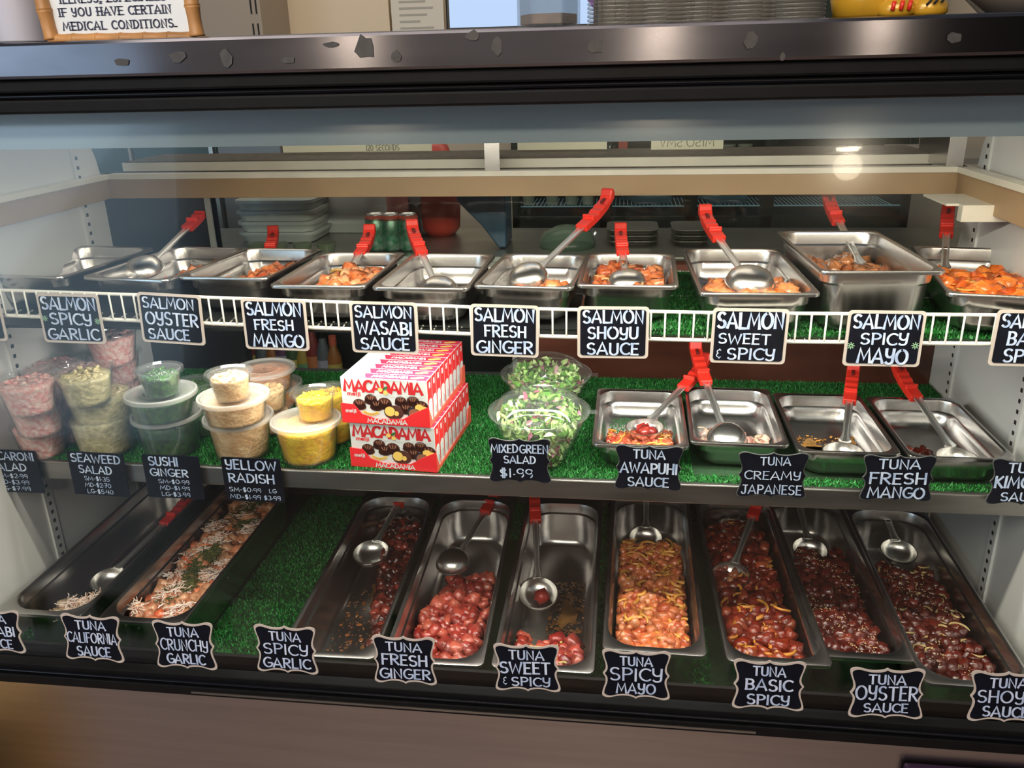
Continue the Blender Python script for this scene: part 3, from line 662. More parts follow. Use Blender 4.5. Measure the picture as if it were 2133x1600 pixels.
scoop_food((1522, 1198), .640, [(.3, .06, .03), (.5, .2, .08)], 'tuna and onion bits in the basic spicy scoop', 5, .010, 5, .006)

# ------------------------------------------------------------------ hand-lettered signs
def arc(cx, cy, rx, ry, a0, a1, n=14):
    return [(cx+rx*math.cos(R(a0+(a1-a0)*i/n)), cy+ry*math.sin(R(a0+(a1-a0)*i/n))) for i in range(n+1)]
def glyphs():
    G = {}
    G['A'] = (.72, [[(0, 0), (.36, 1), (.72, 0)], [(.13, .30), (.60, .30)]])
    G['B'] = (.58, [[(.06, 0), (.06, 1)], [(.0, 1)]+arc(.26, .76, .26, .24, 90, -90, 8)+[(.06, .52)], [(.06, .52)]+arc(.28, .26, .30, .26, 90, -90, 8)+[(0, 0)]])
    G['C'] = (.60, [arc(.40, .5, .38, .5, 50, 310, 18)])
    G['D'] = (.64, [[(.06, 0), (.06, 1)], [(0, 1)]+arc(.18, .5, .44, .5, 90, -90, 12)+[(0, 0)]])
    G['E'] = (.50, [[(.06, 0), (.06, 1)], [(.0, 1), (.50, 1)], [(.06, .52), (.42, .52)], [(0, 0), (.50, 0)]])
    G['F'] = (.50, [[(.06, 0), (.06, 1)], [(0, 1), (.52, 1)], [(.06, .52), (.42, .52)]])
    G['G'] = (.66, [arc(.40, .5, .38, .5, 55, 345, 20)+[(.66, .44)], [(.40, .44), (.70, .44)]])
    G['H'] = (.62, [[(.04, 0), (.04, 1)], [(.58, 0), (.58, 1)], [(.04, .5), (.58, .5)]])
    G['I'] = (.12, [[(.06, 0), (.06, 1)]])
    G['J'] = (.50, [[(.36, 1)]+[(.36, .25)]+arc(.18, .22, .18, .22, 0, -170, 8), [(.1, 1), (.55, 1)]])
    G['K'] = (.60, [[(.05, 0), (.05, 1)], [(.55, 1), (.08, .48)], [(.16, .55), (.60, 0)]])
    G['L'] = (.50, [[(.05, 1), (.05, 0), (.50, 0)]])
    G['M'] = (.84, [[(.0, 0), (.12, 1), (.42, .25), (.72, 1), (.84, 0)]])
    G['N'] = (.62, [[(.04, 0), (.04, 1), (.58, 0), (.58, 1)]])
    G['O'] = (.76, [arc(.38, .5, .37, .5, 95, 455, 22)])
    G['P'] = (.56, [[(.06, 0), (.06, 1)], [(0, 1)]+arc(.26, .74, .30, .26, 90, -90, 8)+[(.06, .48)]])
    G['Q'] = G['O']
    G['R'] = (.60, [[(.06, 0), (.06, 1)], [(0, 1)]+arc(.26, .75, .30, .25, 90, -90, 8)+[(.06, .5)], [(.22, .5), (.60, 0)]])
    G['S'] = (.56, [arc(.29, .75, .25, .25, 40, 270, 10)+arc(.28, .25, .27, .25, 90, -145, 10)])
    G['T'] = (.62, [[(.31, 0), (.31, 1)], [(0, 1), (.62, 1)]])
    G['U'] = (.62, [[(.04, 1), (.04, .3)]+arc(.31, .28, .27, .28, 180, 360, 10)+[(.58, 1)]])
    G['V'] = (.62, [[(0, 1), (.31, 0), (.62, 1)]])
    G['W'] = (.90, [[(0, 1), (.2, 0), (.45, .8), (.68, 0), (.90, 1)]])
    G['X'] = (.58, [[(0, 1), (.58, 0)], [(.58, 1), (0, 0)]])
    G['Y'] = (.56, [[(.04, 1), (.04, .72)]+arc(.28, .68, .24, .26, 180, 350, 8), [(.54, 1), (.50, .2)]+arc(.26, .18, .24, .22, 0, -150, 8)])
    G['Z'] = (.56, [[(0, 1), (.56, 1), (0, 0), (.56, 0)]])
    G['0'] = (.58, [arc(.29, .5, .28, .5, 90, 450, 18)])
    G['1'] = (.16, [[(.08, 0), (.08, 1)]])
    G['2'] = (.52, [arc(.26, .72, .25, .28, 160, -30, 10)+[(.02, 0), (.54, 0)]])
    G['3'] = (.50, [arc(.22, .75, .25, .25, 140, -90, 10)+arc(.22, .25, .28, .25, 90, -140, 10)])
    G['4'] = (.56, [[(.05, 1), (.02, .45), (.56, .45)], [(.44, 1), (.44, 0)]])
    G['5'] = (.52, [[(.50, 1), (.08, 1), (.05, .55)]+arc(.24, .3, .28, .3, 110, -140, 12)])
    G['6'] = (.52, [[(.42, 1), (.08, .5)]+arc(.26, .28, .25, .28, 150, 510, 14)])
    G['7'] = (.50, [[(0, 1), (.50, 1), (.16, 0)], [(.08, .5), (.46, .5)]])
    G['8'] = (.50, [arc(.25, .75, .22, .25, 0, 360, 14), arc(.25, .26, .25, .26, 0, 360, 14)])
    G['9'] = (.50, [arc(.24, .70, .24, .28, 10, 370, 14)+[(.48, .2), (.36, 0)]])
    G['$'] = (.52, [[(p[0]*.9, p[1]*.8+.1) for p in arc(.29, .75, .25, .25, 40, 270, 10)+arc(.28, .25, .27, .25, 90, -145, 10)], [(.2, -.08), (.2, 1.08)], [(.34, -.08), (.34, 1.08)]])
    G['-'] = (.30, [[(0, .42), (.30, .42)]])
    G['.'] = (.12, [[(.02, .34), (.10, .34)]])
    G[','] = (.12, [[(.08, .06), (.02, -.16)]])
    G['_'] = (.08, [[(.03, .05), (.05, .05)]])
    G['&'] = (.42, [arc(.22, .74, .18, .22, 50, 260, 8)+arc(.22, .28, .22, .25, 100, 310, 8), [(.22, .0), (.22, -.12)], [(.24, 1.08), (.24, .94)]])
    G[' '] = (.30, [])
    G['m'] = (.70, [[(.04, 0), (.04, .62)], [(.04, .45)]+arc(.19, .45, .15, .17, 170, 0, 6)+[(.34, 0)], [(.34, .45)]+arc(.50, .45, .16, .17, 170, 0, 6)+[(.66, 0)]])
    G['e'] = (.46, [[(.03, .32), (.44, .32)]+arc(.23, .32, .21, .31, 0, 310, 14)])
    G['i'] = (.08, [[(.04, 0), (.04, .60)], [(.04, .82), (.04, .90)]])
    G['j'] = (.20, [[(.14, .60), (.14, -.08)]+arc(.04, -.08, .10, .14, 0, -90, 5), [(.14, .82), (.14, .90)]])
    return G
GL = glyphs()
def text_width(s, gap=.17): return sum(GL[c][0]+gap for c in s)-gap
def letter(mb, s, x0, z0, wd, ht, sw, y=0., jit=0., M=None, serif=False, mi=0, bold_v=1.0, gap=.17, mirror=False, rr=None):
    """paint text as strokes in the XZ plane (facing -Y), fitted to wd x ht with its lower-left at x0,z0"""
    tw = text_width(s, gap); k = wd/tw; x = 0.; rr = rr or rnd; layer = 0
    for c in s:
        w_, st = GL[c]; dz = rr.uniform(-1, 1)*jit*ht; sc = 1+rr.uniform(-1, 1)*jit; sh = rr.uniform(-1, 1)*jit*.5
        for s_ in st:
            P = []
            for (a, b) in s_:
                X = (x+a+sh*(b-.5))*k; 
                if mirror: X = wd-X
                P.append((x0+X, z0+b*ht*sc+dz))
            if serif:
                ends = [P[0], P[-1]]
                for e in ends:
                    if len(P) <= 4: mb.box(e[0]-sw*1.1, e[0]+sw*1.1, y-.0001, y, e[1]-sw*.22, e[1]+sw*.22, mi, M)
            # one continuous mitred ribbon per stroke
            Q = [Vector(P[0])]
            for q in P[1:]:
                if (Vector(q)-Q[-1]).length > 1e-6: Q.append(Vector(q))
            if len(Q) < 2: continue
            d0 = (Q[1]-Q[0]).normalized(); d1 = (Q[-1]-Q[-2]).normalized()
            closed = (Q[0]-Q[-1]).length < sw*.4 and len(Q) > 8
            Q[0] = Q[0]-d0*sw*.3; Q[-1] = Q[-1]+d1*sw*.3
            V = []; layer += 1; yy = y-layer*4e-6
            for i in range(len(Q)):
                da = (Q[i]-Q[i-1]).normalized() if i else d0
                db = (Q[i+1]-Q[i]).normalized() if i < len(Q)-1 else d1
                t_ = da+db; t_ = t_.normalized() if t_.length > .3 else da
                n_ = Vector((-t_.y, t_.x)); h = sw*.5*(.72+.28*abs(t_.y)*bold_v)/max(.55, t_.dot(da))
                V += [(Q[i].x+n_.x*h, yy, Q[i].y+n_.y*h), (Q[i].x-n_.x*h, yy, Q[i].y-n_.y*h)]
            mb.add(V, [(2*i, 2*i+2, 2*i+3, 2*i+1) for i in range(len(Q)-1)], mi, M)
        x += w_+gap
def fancy(hw, hh, s=1.):
    """bracket plaque outline: pointed middle bumps on all four sides and scooped corners"""
    q = [(0, 1.0), (.07, .93), (.22, .89), (.42, .885), (.60, .93), (.78, 1.0), (.90, .985), (.985, .93), (1.0, .83), (.955, .62), (.90, .42), (.885, .22), (.93, .08), (.985, 0)]
    pts = []
    top = [(x, y) for x, y in q]
    quad = [(x*hw, y*hh) for x, y in top]
    out = quad+[(x, -y) for x, y in reversed(quad[:-1])]+[(-x, -y) for x, y in quad[1:]]+[(-x, y) for x, y in reversed(quad[1:-1])]
    return out
def smoothpoly(P, it=1):
    for _ in range(it):
        Q = []
        for i in range(len(P)):
            a, b = P[i], P[(i+1) % len(P)]
            Q += [(a[0]*.75+b[0]*.25, a[1]*.75+b[1]*.25), (a[0]*.25+b[0]*.75, a[1]*.25+b[1]*.75)]
        P = Q
    return P
def sign(label, TL, TR, BL, Y, lines, style, tilt=0., group=None, sw=.195, seed=0):
    """lines: (text, centre x, centre z, width, height, boldness) in fractions of the board"""
    a, b, c = at(*TL, Y=Y), at(*TR, Y=Y), at(*BL, Y=Y)
    xw = (b-a); W = xw.length; xa = xw.normalized(); H = abs((c-a).dot(Vector((0, 0, 1)).cross(Vector((0, 0, 0))) if 0 else (c-a))) ** .5
    down = (c-a); H = abs(down.dot(Vector((xa.z, 0, -xa.x))))
    ctr = a+xw/2+down.normalized()*H/2
    za = Vector((-xa.z, 0, xa.x)); ya = za.cross(xa)
    M = frame(ctr, xa, ya, za) @ Matrix.Rotation(R(tilt), 4, 'X')
    root = empty('menu_sign', M=M); tag(root, label, 'menu sign', group)
    Mp = Matrix.Rotation(R(90), 4, 'X')   # XY outline -> XZ plane, extrude towards -Y
    hw, hh = W/2, H/2; th = .0022; zf = -th-.0004
    if style == 'salmon':
        MB().prism([(x, y) for x, y, z in rrect(hw, hh, .006)], th*.7, 0, Mp).build('frame', board_edge, root)
        MB().prism([(x, y) for x, y, z in rrect(hw-.0045, hh-.0045, .0045)], th, 0, Mp).build('board', board, root)
    elif style == 'price':
        MB().prism([(x, y) for x, y, z in rrect(hw, hh, .003)], th, 0, Mp).build('board', board, root)
    elif style == 'fancy':
        o_ = smoothpoly(fancy(hw, hh)); i_ = smoothpoly(fancy(hw-.0030, hh-.0034))
        MB().prism(o_, th*.7, 0, Mp).build('frame', board_edge, root)
        MB().prism(i_, th, 0, Mp).build('board', board, root)
    else:
        MB().prism(smoothpoly(fancy(hw, hh)), th*.8, 0, Mp).build('frame', pbr('plaque_edge', (.09, .09, .09), .5), root)
        MB().prism(smoothpoly(fancy(hw-.0012, hh-.0012)), th, 0, Mp).build('board', board, root)
    if lines:
        mb = MB(); rr = random.Random(seed+len(label))
        for ln in lines:
            t, cx_, cz_, w_, h_ = ln[:5]; h_ *= .88; w_ *= .97; cz_ *= 1.04; bd = ln[5] if len(ln) > 5 else 1.
            letter(mb, t, (cx_-w_/2)*W, (cz_-h_/2)*H, w_*W, h_*H, sw*h_*H*bd, zf, .035, rr=rr)
        mb.build('lettering', chalk, root, recalc=False)
    return root, W, H, zf
def L3(a, b, c, wa=.86, wb=.8, wc=.8, ha=.25, hb=.25, hc=.25, ba=1., bb=1., bc=1., xo=(0, 0, 0), z=(.30, 0., -.30)):
    return [(a, xo[0], z[0], wa, ha, ba), (b, xo[1], z[1], wb, hb, bb), (c, xo[2], z[2], wc, hc, bc)]
GS = 'chalk signs along the wire shelf'
YS = 1.244
sign('blank-edged black sign cut by the left picture edge on the wire shelf', (-125, 607), (6, 611), (-120, 706), YS, [], 'salmon', group=GS)
def star(root, W, H, zf, x, z, r=.0055):
    mb = MB()
    for k in range(4):
        M = Matrix.Translation((x*W, 0, z*H)) @ Matrix.Rotation(R(45*k), 4, 'Y'); mb.box(-r, r, zf-.0001, zf, -.0007, .0007, 0, M)
    mb.build('star', chalk_green, root)
s_ = sign('black chalk sign reading salmon spicy garlic', (82, 611), (212, 614.6), (88, 712.5), YS, L3('SALMON', 'SPICY', 'GARLIC', .88, .68, .84, .27, .25, .24), 'salmon', group=GS); star(*s_, -.42, .0); star(*s_, .43, -.03)
sign('black chalk sign reading salmon oyster sauce', (290, 608), (423, 616), (294, 711), YS, L3('SALMON', 'OYSTER', 'SAUCE', .82, .84, .66, .23, .27, .23, .9, .9, 1, (-.02, .01, -.06)), 'salmon', group=GS)
sign('black chalk sign reading salmon fresh mango', (506, 621), (641, 625), (509, 726), YS, L3('SALMON', 'FRESH', 'MANGO', .86, .62, .80, .27, .22, .27, 1, 1, 1, (.0, -.02, .03)), 'salmon', group=GS)
sign('black chalk sign reading salmon wasabi sauce', (730, 627), (870.5, 630.5), (733, 733), YS, L3('SALMON', 'WASABI', 'SAUCE', .86, .84, .74, .24, .27, .25), 'salmon', group=GS)
sign('black chalk sign reading salmon fresh ginger', (981, 632.5), (1124.6, 637), (980, 739.5), YS, L3('SALMON', 'FRESH', 'GINGER', .88, .62, .84, .27, .24, .25, 1, 1, 1, (0, .01, 0)), 'salmon', group=GS)
sign('black chalk sign reading salmon shoyu sauce', (1203.6, 638), (1353.8, 639), (1202, 744.5), YS, L3('SALMON', 'SHOYU', 'SAUCE', .86, .72, .74, .26, .25, .25), 'salmon', group=GS)
sign('black chalk sign reading salmon sweet and spicy', (1484, 641), (1644, 644), (1479, 754.6), YS, [('SALMON', 0, .28, .88, .31), ('SWEET', -.06, -.04, .70, .20), ('SPICY', .04, -.31, .64, .22), ('&', -.38, -.31, .07, .17, .6)], 'salmon', group=GS)
s_ = sign('black chalk sign reading salmon spicy mayo', (1764, 646), (1927.5, 648), (1757, 761), YS, L3('SALMON', 'SPICY', 'MAYO', .86, .62, .66, .27, .22, .29, 1, 1, 1, (0, .0, .01)), 'salmon', group=GS); star(*s_, -.42, -.13); star(*s_, .41, -.11)
sign('black chalk sign reading salmon basic spicy, cut by the right picture edge', (2072.5, 645), (2232, 648), (2061.5, 761), YS, L3('SALMON', 'BASIC', 'SPICY', .86, .62, .64, .25, .25, .25), 'salmon', group=GS)
GP = 'black price cards on the middle shelf edge'
def price(n, l1, l2, ls, *c):
    L = [(l1[0], l1[1], .35, l1[2], l1[3]), (l2[0], l2[1], .10, l2[2], l2[3])]
    for i, q in enumerate(ls): L.append((q[0], q[1], -.10-.145*i, q[2], .105, .85))
    return sign(n, *c, YS, L, 'price', group=GP)
price('black price card for macaroni salad at the left picture edge', ('MACARONI', .0, .92, .20), ('SALAD', -.03, .64, .19), [('SM-$2.99', .0, .56), ('MD-$3.99', .0, .56), ('LG-$7.99', .0, .56)], (-36, 936), (84, 940.6), (-33, 1022))
price('black price card for seaweed salad', ('SEAWEED', 0, .90, .20), ('SALAD', -.04, .60, .19), [('SM-$1.35', -.04, .46), ('MD-$2.70', -.04, .48), ('LG-$5.40', -.02, .48)], (147.5, 940), (264, 946.7), (150, 1027.7))
price('black price card for sushi ginger', ('SUSHI', -.13, .52, .22), ('GINGER', -.06, .68, .19), [('SM-$0.99', .0, .56), ('MD-$1.99', .0, .54), ('LG-$3.99', .0, .52)], (301.4, 946.7), (420, 951.7), (305.5, 1034))
sign('black price card for yellow radish', (465, 951.7), (588, 956.8), (468.5, 1041), YS, [('YELLOW', 0, .33, .88, .23), ('RADISH', -.02, .04, .80, .22), ('SM-$0.99', -.15, -.22, .56, .105, .85), ('LG', .32, -.22, .12, .10, .85), ('MD-$1.99', -.16, -.38, .54, .105, .85), ('$3.99', .30, -.38, .29, .105, .85)], 'price', group=GP)
GF = 'black scalloped signs on the middle shelf edge'
sign('black scalloped sign reading mixed green salad with its price', (1018.7, 911), (1149.5, 914), (1018, 1003), YS, [('MIXED', -.24, .26, .44, .20, .9), ('GREEN', .23, .26, .46, .20, .9), ('SALAD', .0, .03, .52, .18), ('$1.99', -.06, -.26, .54, .22, .8)], 'dark', group=GF)
sign('black scalloped sign reading tuna awapuhi sauce', (1281, 925), (1423, 930), (1281, 1017), YS, L3('TUNA', 'AWAPUHI', 'SAUCE', .48, .86, .62, .21, .25, .22), 'dark', group=GF)
sign('black scalloped sign reading tuna creamy japanese', (1536, 940), (1683, 943), (1536, 1034), YS, L3('TUNA', 'CREAMY', 'JAPANESE', .44, .82, .88, .19, .20, .22, .9, .8, .8, (.03, 0, 0)), 'dark', group=GF)
sign('black scalloped sign reading tuna fresh mango', (1794, 946), (1947, 949), (1794, 1041), YS, L3('TUNA', 'FRESH', 'MANGO', .58, .80, .80, .22, .26, .25), 'dark', group=GF)
sign('black scalloped sign reading tuna kimchee sauce at the right picture edge', (2059.6, 954), (2214, 958), (2059, 1050), YS, L3('TUNA', 'KIMCHEE', 'SAUCE', .56, .86, .62, .22, .27, .20), 'dark', group=GF)
GBt = 'framed scalloped signs on the lower front glass'
YB = .9405
def low(label, l, r, yl, yr, yb, *lines):
    return sign(label, (l, yl), (r, yr), (l+2, yb), YB, list(lines), 'fancy', tilt=-5.5, group=GBt)
def t3(a, b, c, wb, wc, wa=.52, hb=.24, hc=.22, bb=1, bc=1, ba=1.05, za=.27):
    return [(a, 0, za, wa, .20, ba), (b, 0, .01, wb, hb, bb), (c, 0, -.27, wc, hc, bc)]
low('framed scalloped sign reading tuna wasabi sauce at the left picture edge', -72, 48, 1270, 1276, 1352, *t3('TUNA', 'WASABI', 'SAUCE', .76, .6))
low('framed scalloped sign reading tuna california sauce', 132, 255, 1280, 1289, 1368, *t3('TUNA', 'CALIFORNIA', 'SAUCE', .86, .58, bb=.75))
low('framed scalloped sign reading tuna crunchy garlic', 322, 449, 1294, 1301, 1385, *t3('TUNA', 'CRUNCHY', 'GARLIC', .80, .64, hb=.26, bb=.7))
low('framed scalloped sign reading tuna spicy garlic', 532, 661, 1302, 1310, 1393, *t3('TUNA', 'SPICY', 'GARLIC', .74, .78, bb=.85))
low('framed scalloped sign reading tuna fresh ginger', 777, 909, 1324, 1331, 1416, *t3('TUNA', 'FRESH', 'GINGER', .74, .82, wa=.58))
low('framed scalloped sign reading tuna sweet and spicy', 1029, 1167, 1342, 1346, 1433, ('TUNA', 0, .27, .54, .21), ('SWEET', -.03, .0, .78, .26), ('SPICY', .05, -.27, .60, .20), ('&', -.34, -.27, .06, .16, .6))
low('framed scalloped sign reading tuna spicy mayo', 1253, 1397, 1353, 1360, 1447, *t3('TUNA', 'SPICY', 'MAYO', .78, .58, wa=.48, hb=.28, bb=.8))
low('framed scalloped sign reading tuna basic spicy', 1525, 1677, 1374, 1381, 1470, *t3('TUNA', 'BASIC', 'SPICY', .66, .60, wa=.46))
low('framed scalloped sign reading tuna oyster sauce', 1767, 1925, 1392, 1396, 1489, *t3('TUNA', 'OYSTER', 'SAUCE', .84, .60, wa=.50, hb=.30, bb=.75, hc=.19))
low('framed scalloped sign reading tuna shoyu sauce at the right picture edge', 2017, 2175, 1399, 1404, 1497, *t3('TUNA', 'SHOYU', 'SAUCE', .80, .62, wa=.5, hb=.26, bb=.8))

#PART2
# pendant lamps of the shop (behind the viewer), poster on the shop wall, unseen yellow crate added for its reflection
def pendant(x, y, z, power, lab):
    root = empty('pendant_lamp', (x, y, z)); tag(root, lab, 'lamp', 'pendant lamps of the shop')
    MB().lathe([(.045, .0), (.06, .01), (.05, .07), (.012, .10), (.001, .10)], 24).build('shade', black, root, smooth=True)
    MB().tube([(0, 0, .10), (0, 0, 2.75-z)], .004, 6).build('cord', black, root)
    MB().lathe([(.001, -.01), (.03, -.008), (.045, .0), (.03, .02), (.001, .02)], 20).build('bulb', emis('bulb_glow', (1., .86, .66), 120), root, smooth=True)
    l = bpy.data.lights.new('bulb_light', 'POINT'); l.energy = power; l.color = (1., .84, .62); l.shadow_soft_size = .05
    o = bpy.data.objects.new('bulb_light', l); COL.objects.link(o); o.location = (x, y, z-.065)
pendant(.825, -1.2, 1.775, 3, 'pendant lamp behind the viewer at the right, the lowest one')
pendant(.12, -1.2, 2.12, 26, 'pendant lamp behind the viewer in the middle')
pendant(-.96, -1.2, 2.12, 20, 'pendant lamp behind the viewer at the left')
pr_ = MB().box(.84, 1.32, -3.40, -3.385, .66, 1.84).build('wall_poster', pbr('poster_paper', (.70, .70, .70), .7)); tag(pr_, 'tall printed article poster on the shop wall behind the viewer', 'poster')
pt = MB()
MP = Matrix.Translation((1.08, -3.383, 0)) @ Matrix.Rotation(R(180), 4, 'Z')
for t_, w_, h_, z_ in (('TOP SPOTS FOR', .34, .055, 1.68), ('POKE IN LONG BEACH', .44, .055, 1.58), ('HOODLINE', .2, .04, 1.50), ('JUNE 22, 2019', .24, .04, 1.36)):
    letter(pt, t_, -w_/2, z_, w_, h_, .011, 0, 0, MP)
for k in range(22):
    if k not in (5, 11, 16): pt.box(-.21, .21-.1*rnd.random(), -.0005, 0, 1.28-k*.028, 1.292-k*.028, 0, MP)
pt.box(-.2, -.1, -.0005, 0, 1.36, 1.47, 0, MP)
pt.build('printed_text', pbr('print_dark', (.04, .04, .04), .6), pr_, recalc=False)
tag(MB().box(-1.65, -1.225, .48, .66, 0, .34).build('reflected_crate', pbr('crate_yellow', (.85, .48, .02), .4), bevel=.006), 'unseen low yellow crate added left of the viewer for its reflection in the steel', 'crate')  # out of view, added to put a yellow reflection in the front panel
# ------------------------------------------------------------------ plastic cups and tubs with salads
CUP = {'S': (.0375, .029, .046), 'M': (.0585, .049, .044), 'L': (.0585, .047, .070), 'K': (.050, .036, .062)}
def cup(kind, label, px, py, Zlid, fill_cols, fill=.85, lid='clear', Zb=None, group='plastic tubs of side dishes', food='side_salad', flabel=None, tiltdir=0, chunky=.004, wall=None, Y=None):
    """(px,py) is the lid centre in the picture; Zlid its height"""
    rt, rb, h = CUP[kind]
    P = at(px, py, Z=Zlid) if Y is None else at(px, py, Y=Y)
    base = P.z-h
    root = empty('salad_tub', (P.x, P.y, base)); tag(root, label, 'plastic tub', group)
    wl = wall or plastic
    b = MB(); b.lathe([(rb*.2, 0), (rb, 0), (rb+.001, .002), (rt-.0035, h-.004), (rt-.001, h-.002), (rt-.001, h), (rt-.003, h), (rt-.0045, h-.006), (rb-.0005, .003), (rb*.2, .0012)], 40, 0, None, True, True)
    b.build('cup', wl, root, smooth='auto')
    if lid:
        l = MB(); l.lathe([(rt+.0035, h-.004), (rt+.004, h), (rt+.003, h+.003), (rt-.0005, h+.0035), (rt-.0035, h-.0005), (rt*.55, h-.0005), (rt*.53, h+.0006), (rt*.5, h-.0002), (.001, h-.0002)], 40, 0, None, False, False)
        l.build('lid', frost if lid == 'frost' else plastic, root, smooth='auto')
    # contents: lumpy mass following the cup
    rs = np.random.RandomState(int(px*7+py)); n = 36; hf = h*fill; pr = []
    loops = []
    for k in range(9):
        z = .0022+(hf-.0022)*k/8; rr = rb-.0022+(rt-rb-.003)*(z/h)
        loops.append([((rr-.0004)*math.cos(2*math.pi*j/n), (rr-.0004)*math.sin(2*math.pi*j/n), z) for j in range(n)])
    rtop = rb+(rt-rb)*(hf/h)-.004
    for q, s in enumerate((.85, .65, .42, .2)):
        loops.append([(rtop*s*math.cos(2*math.pi*j/n), rtop*s*math.sin(2*math.pi*j/n), hf+rs.uniform(-.4, 1)*chunky) for j in range(n)])
    m = MB(); m.loft(loops, 0, None, True, True)
    fm = pbr('fill_'+food+str(fill_cols[0]), fill_cols[0], .35, col2=fill_cols[1], var=.3, scale=fill_cols[2] if len(fill_cols) > 2 else 110, bump=.9, bscale=140, coat=.2)
    fo = m.build(food, fm, smooth=True, loc=(P.x, P.y, base))
    # loose pieces on top
    pcs = MB()
    for k in range(26):
        a = rs.uniform(0, 6.28); r0 = rtop*.8*math.sqrt(rs.rand()); s = rs.uniform(.5, 1.)*rt*.14
        V = (CP*(1+rs.uniform(-.2, .2, CP.shape)))*np.array([s*1.5, s*.7, s*.35]) @ rotm(rs).T+np.array([r0*math.cos(a), r0*math.sin(a), hf+.0005])
        V[:, 2] = np.minimum(V[:, 2], h-.0015)
        pcs.add(V.tolist(), [tuple(f) for f in CF])
    pcs.build('top_pieces', fm, fo, smooth=True, recalc=False)
    tag(fo, flabel or ('contents of the '+label), 'side salad', None, 'stuff')
    return root
crab = ((.70, .26, .24), (.80, .58, .54), 120); pot = ((.60, .50, .28), (.36, .31, .15), 90)
weed = ((.003, .022, .003), (.030, .11, .010), 120); ging = ((.78, .52, .28), (.56, .30, .13), 50); rad = ((.86, .56, .015), (.72, .34, .005), 45); kim = ((.72, .20, .06), (.85, .42, .18), 120)
zt = ZM
# pink crab macaroni tubs at the left
cup('K', 'pink crab salad cup at the bottom of the front left column', 80, 880, zt+.062, crab, .9, None)
cup('K', 'pink crab salad cup in the middle of the front left column', 72, 832, zt+.119, crab, .9, None)
cup('K', 'pink crab salad cup on top of the front left column', 52, 785, zt+.176, crab, .85, 'clear')
cup('L', 'wide pink crab salad tub under its twin behind the front left column', 118, 842, zt+.070, crab, .9, 'clear')
cup('L', 'wide pink crab salad tub stacked second behind the front left column', 105, 755, zt+.142, crab, .9, 'clear')
cup('L', 'lowest wide pink crab salad tub in front of the white side wall', 172, 812, zt+.070, crab, .9, 'clear')
cup('L', 'second wide pink crab salad tub in front of the white side wall', 166, 765, zt+.142, crab, .9, 'clear')
cup('K', 'pink crab salad cup at the bottom of the rear left column', 243, 789, zt+.062, crab, .92, 'clear')
cup('K', 'pink crab salad cup in the middle of the rear left column', 236, 735, zt+.126, crab, .92, 'clear')
cup('K', 'pink crab salad cup on top of the rear left column', 228, 692, zt+.190, crab, .88, 'clear')
# potato salad
cup('L', 'large tub of yellowish potato salad under a second tub', 209, 862, zt+.074, pot, .93, 'clear')
cup('L', 'upper tub of yellowish potato salad with a small cup on it', 203, 812, zt+.120, pot, .9, 'clear')
cup('K', 'small lidless cup of potato salad smeared inside its rim', 172, 768, zt+.176, pot, .80, None)
# seaweed salad
cup('L', 'large frosted tub of dark green seaweed salad at the bottom', 347, 862, zt+.074, weed, .82, 'frost')
cup('M', 'medium frosted-lid tub of seaweed salad in the middle of its column', 335, 818, zt+.122, weed, .8, 'frost')
cup('S', 'small clear cup of seaweed salad on top of the frosted tubs', 330, 770, zt+.172, weed, .78, 'clear')
cup('S', 'small cup of seaweed salad at the bottom behind the green column', 408, 856, zt+.050, weed, .85, 'clear')
cup('S', 'small cup of seaweed salad stacked behind the green column', 403, 796, zt+.098, weed, .85, 'clear')
# ginger
cup('L', 'large frosted tub of pale sushi ginger at the bottom', 496, 868, zt+.074, ging, .88, 'frost')
cup('M', 'medium tub of pale sushi ginger with white frosted lid', 486, 825, zt+.122, ging, .88, 'frost')
cup('S', 'small clear cup of sushi ginger on top of the ginger tubs', 477, 777, zt+.172, ging, .85, 'clear')
cup('S', 'small cup of ginger at the bottom behind the ginger column', 565, 850, zt+.050, ging, .85, 'clear')
cup('S', 'small cup of ginger stacked behind the ginger column', 556, 803, zt+.098, ging, .85, 'clear')
# orange shredded tubs at the rear
cup('M', 'lower frosted tub of orange shredded salad near the rear glass', 566, 800, zt+.048, kim, .85, 'frost', food='shredded_salad')
cup('M', 'upper frosted tub of orange shredded salad near the rear glass', 550, 768, zt+.094, kim, .9, 'frost', food='shredded_salad')
# yellow radish
cup('L', 'large frosted tub of bright yellow radish', 637, 875, zt+.074, rad, .86, 'frost')
cup('S', 'small clear cup of yellow radish on the large radish tub', 653, 818, zt+.122, rad, .8, 'clear')
cup('S', 'small cup of yellow radish at the bottom beside the chocolate boxes', 694, 868, zt+.050, rad, .85, 'clear')
cup('S', 'small cup of yellow radish stacked beside the chocolate boxes', 685, 812, zt+.098, rad, .85, 'clear')

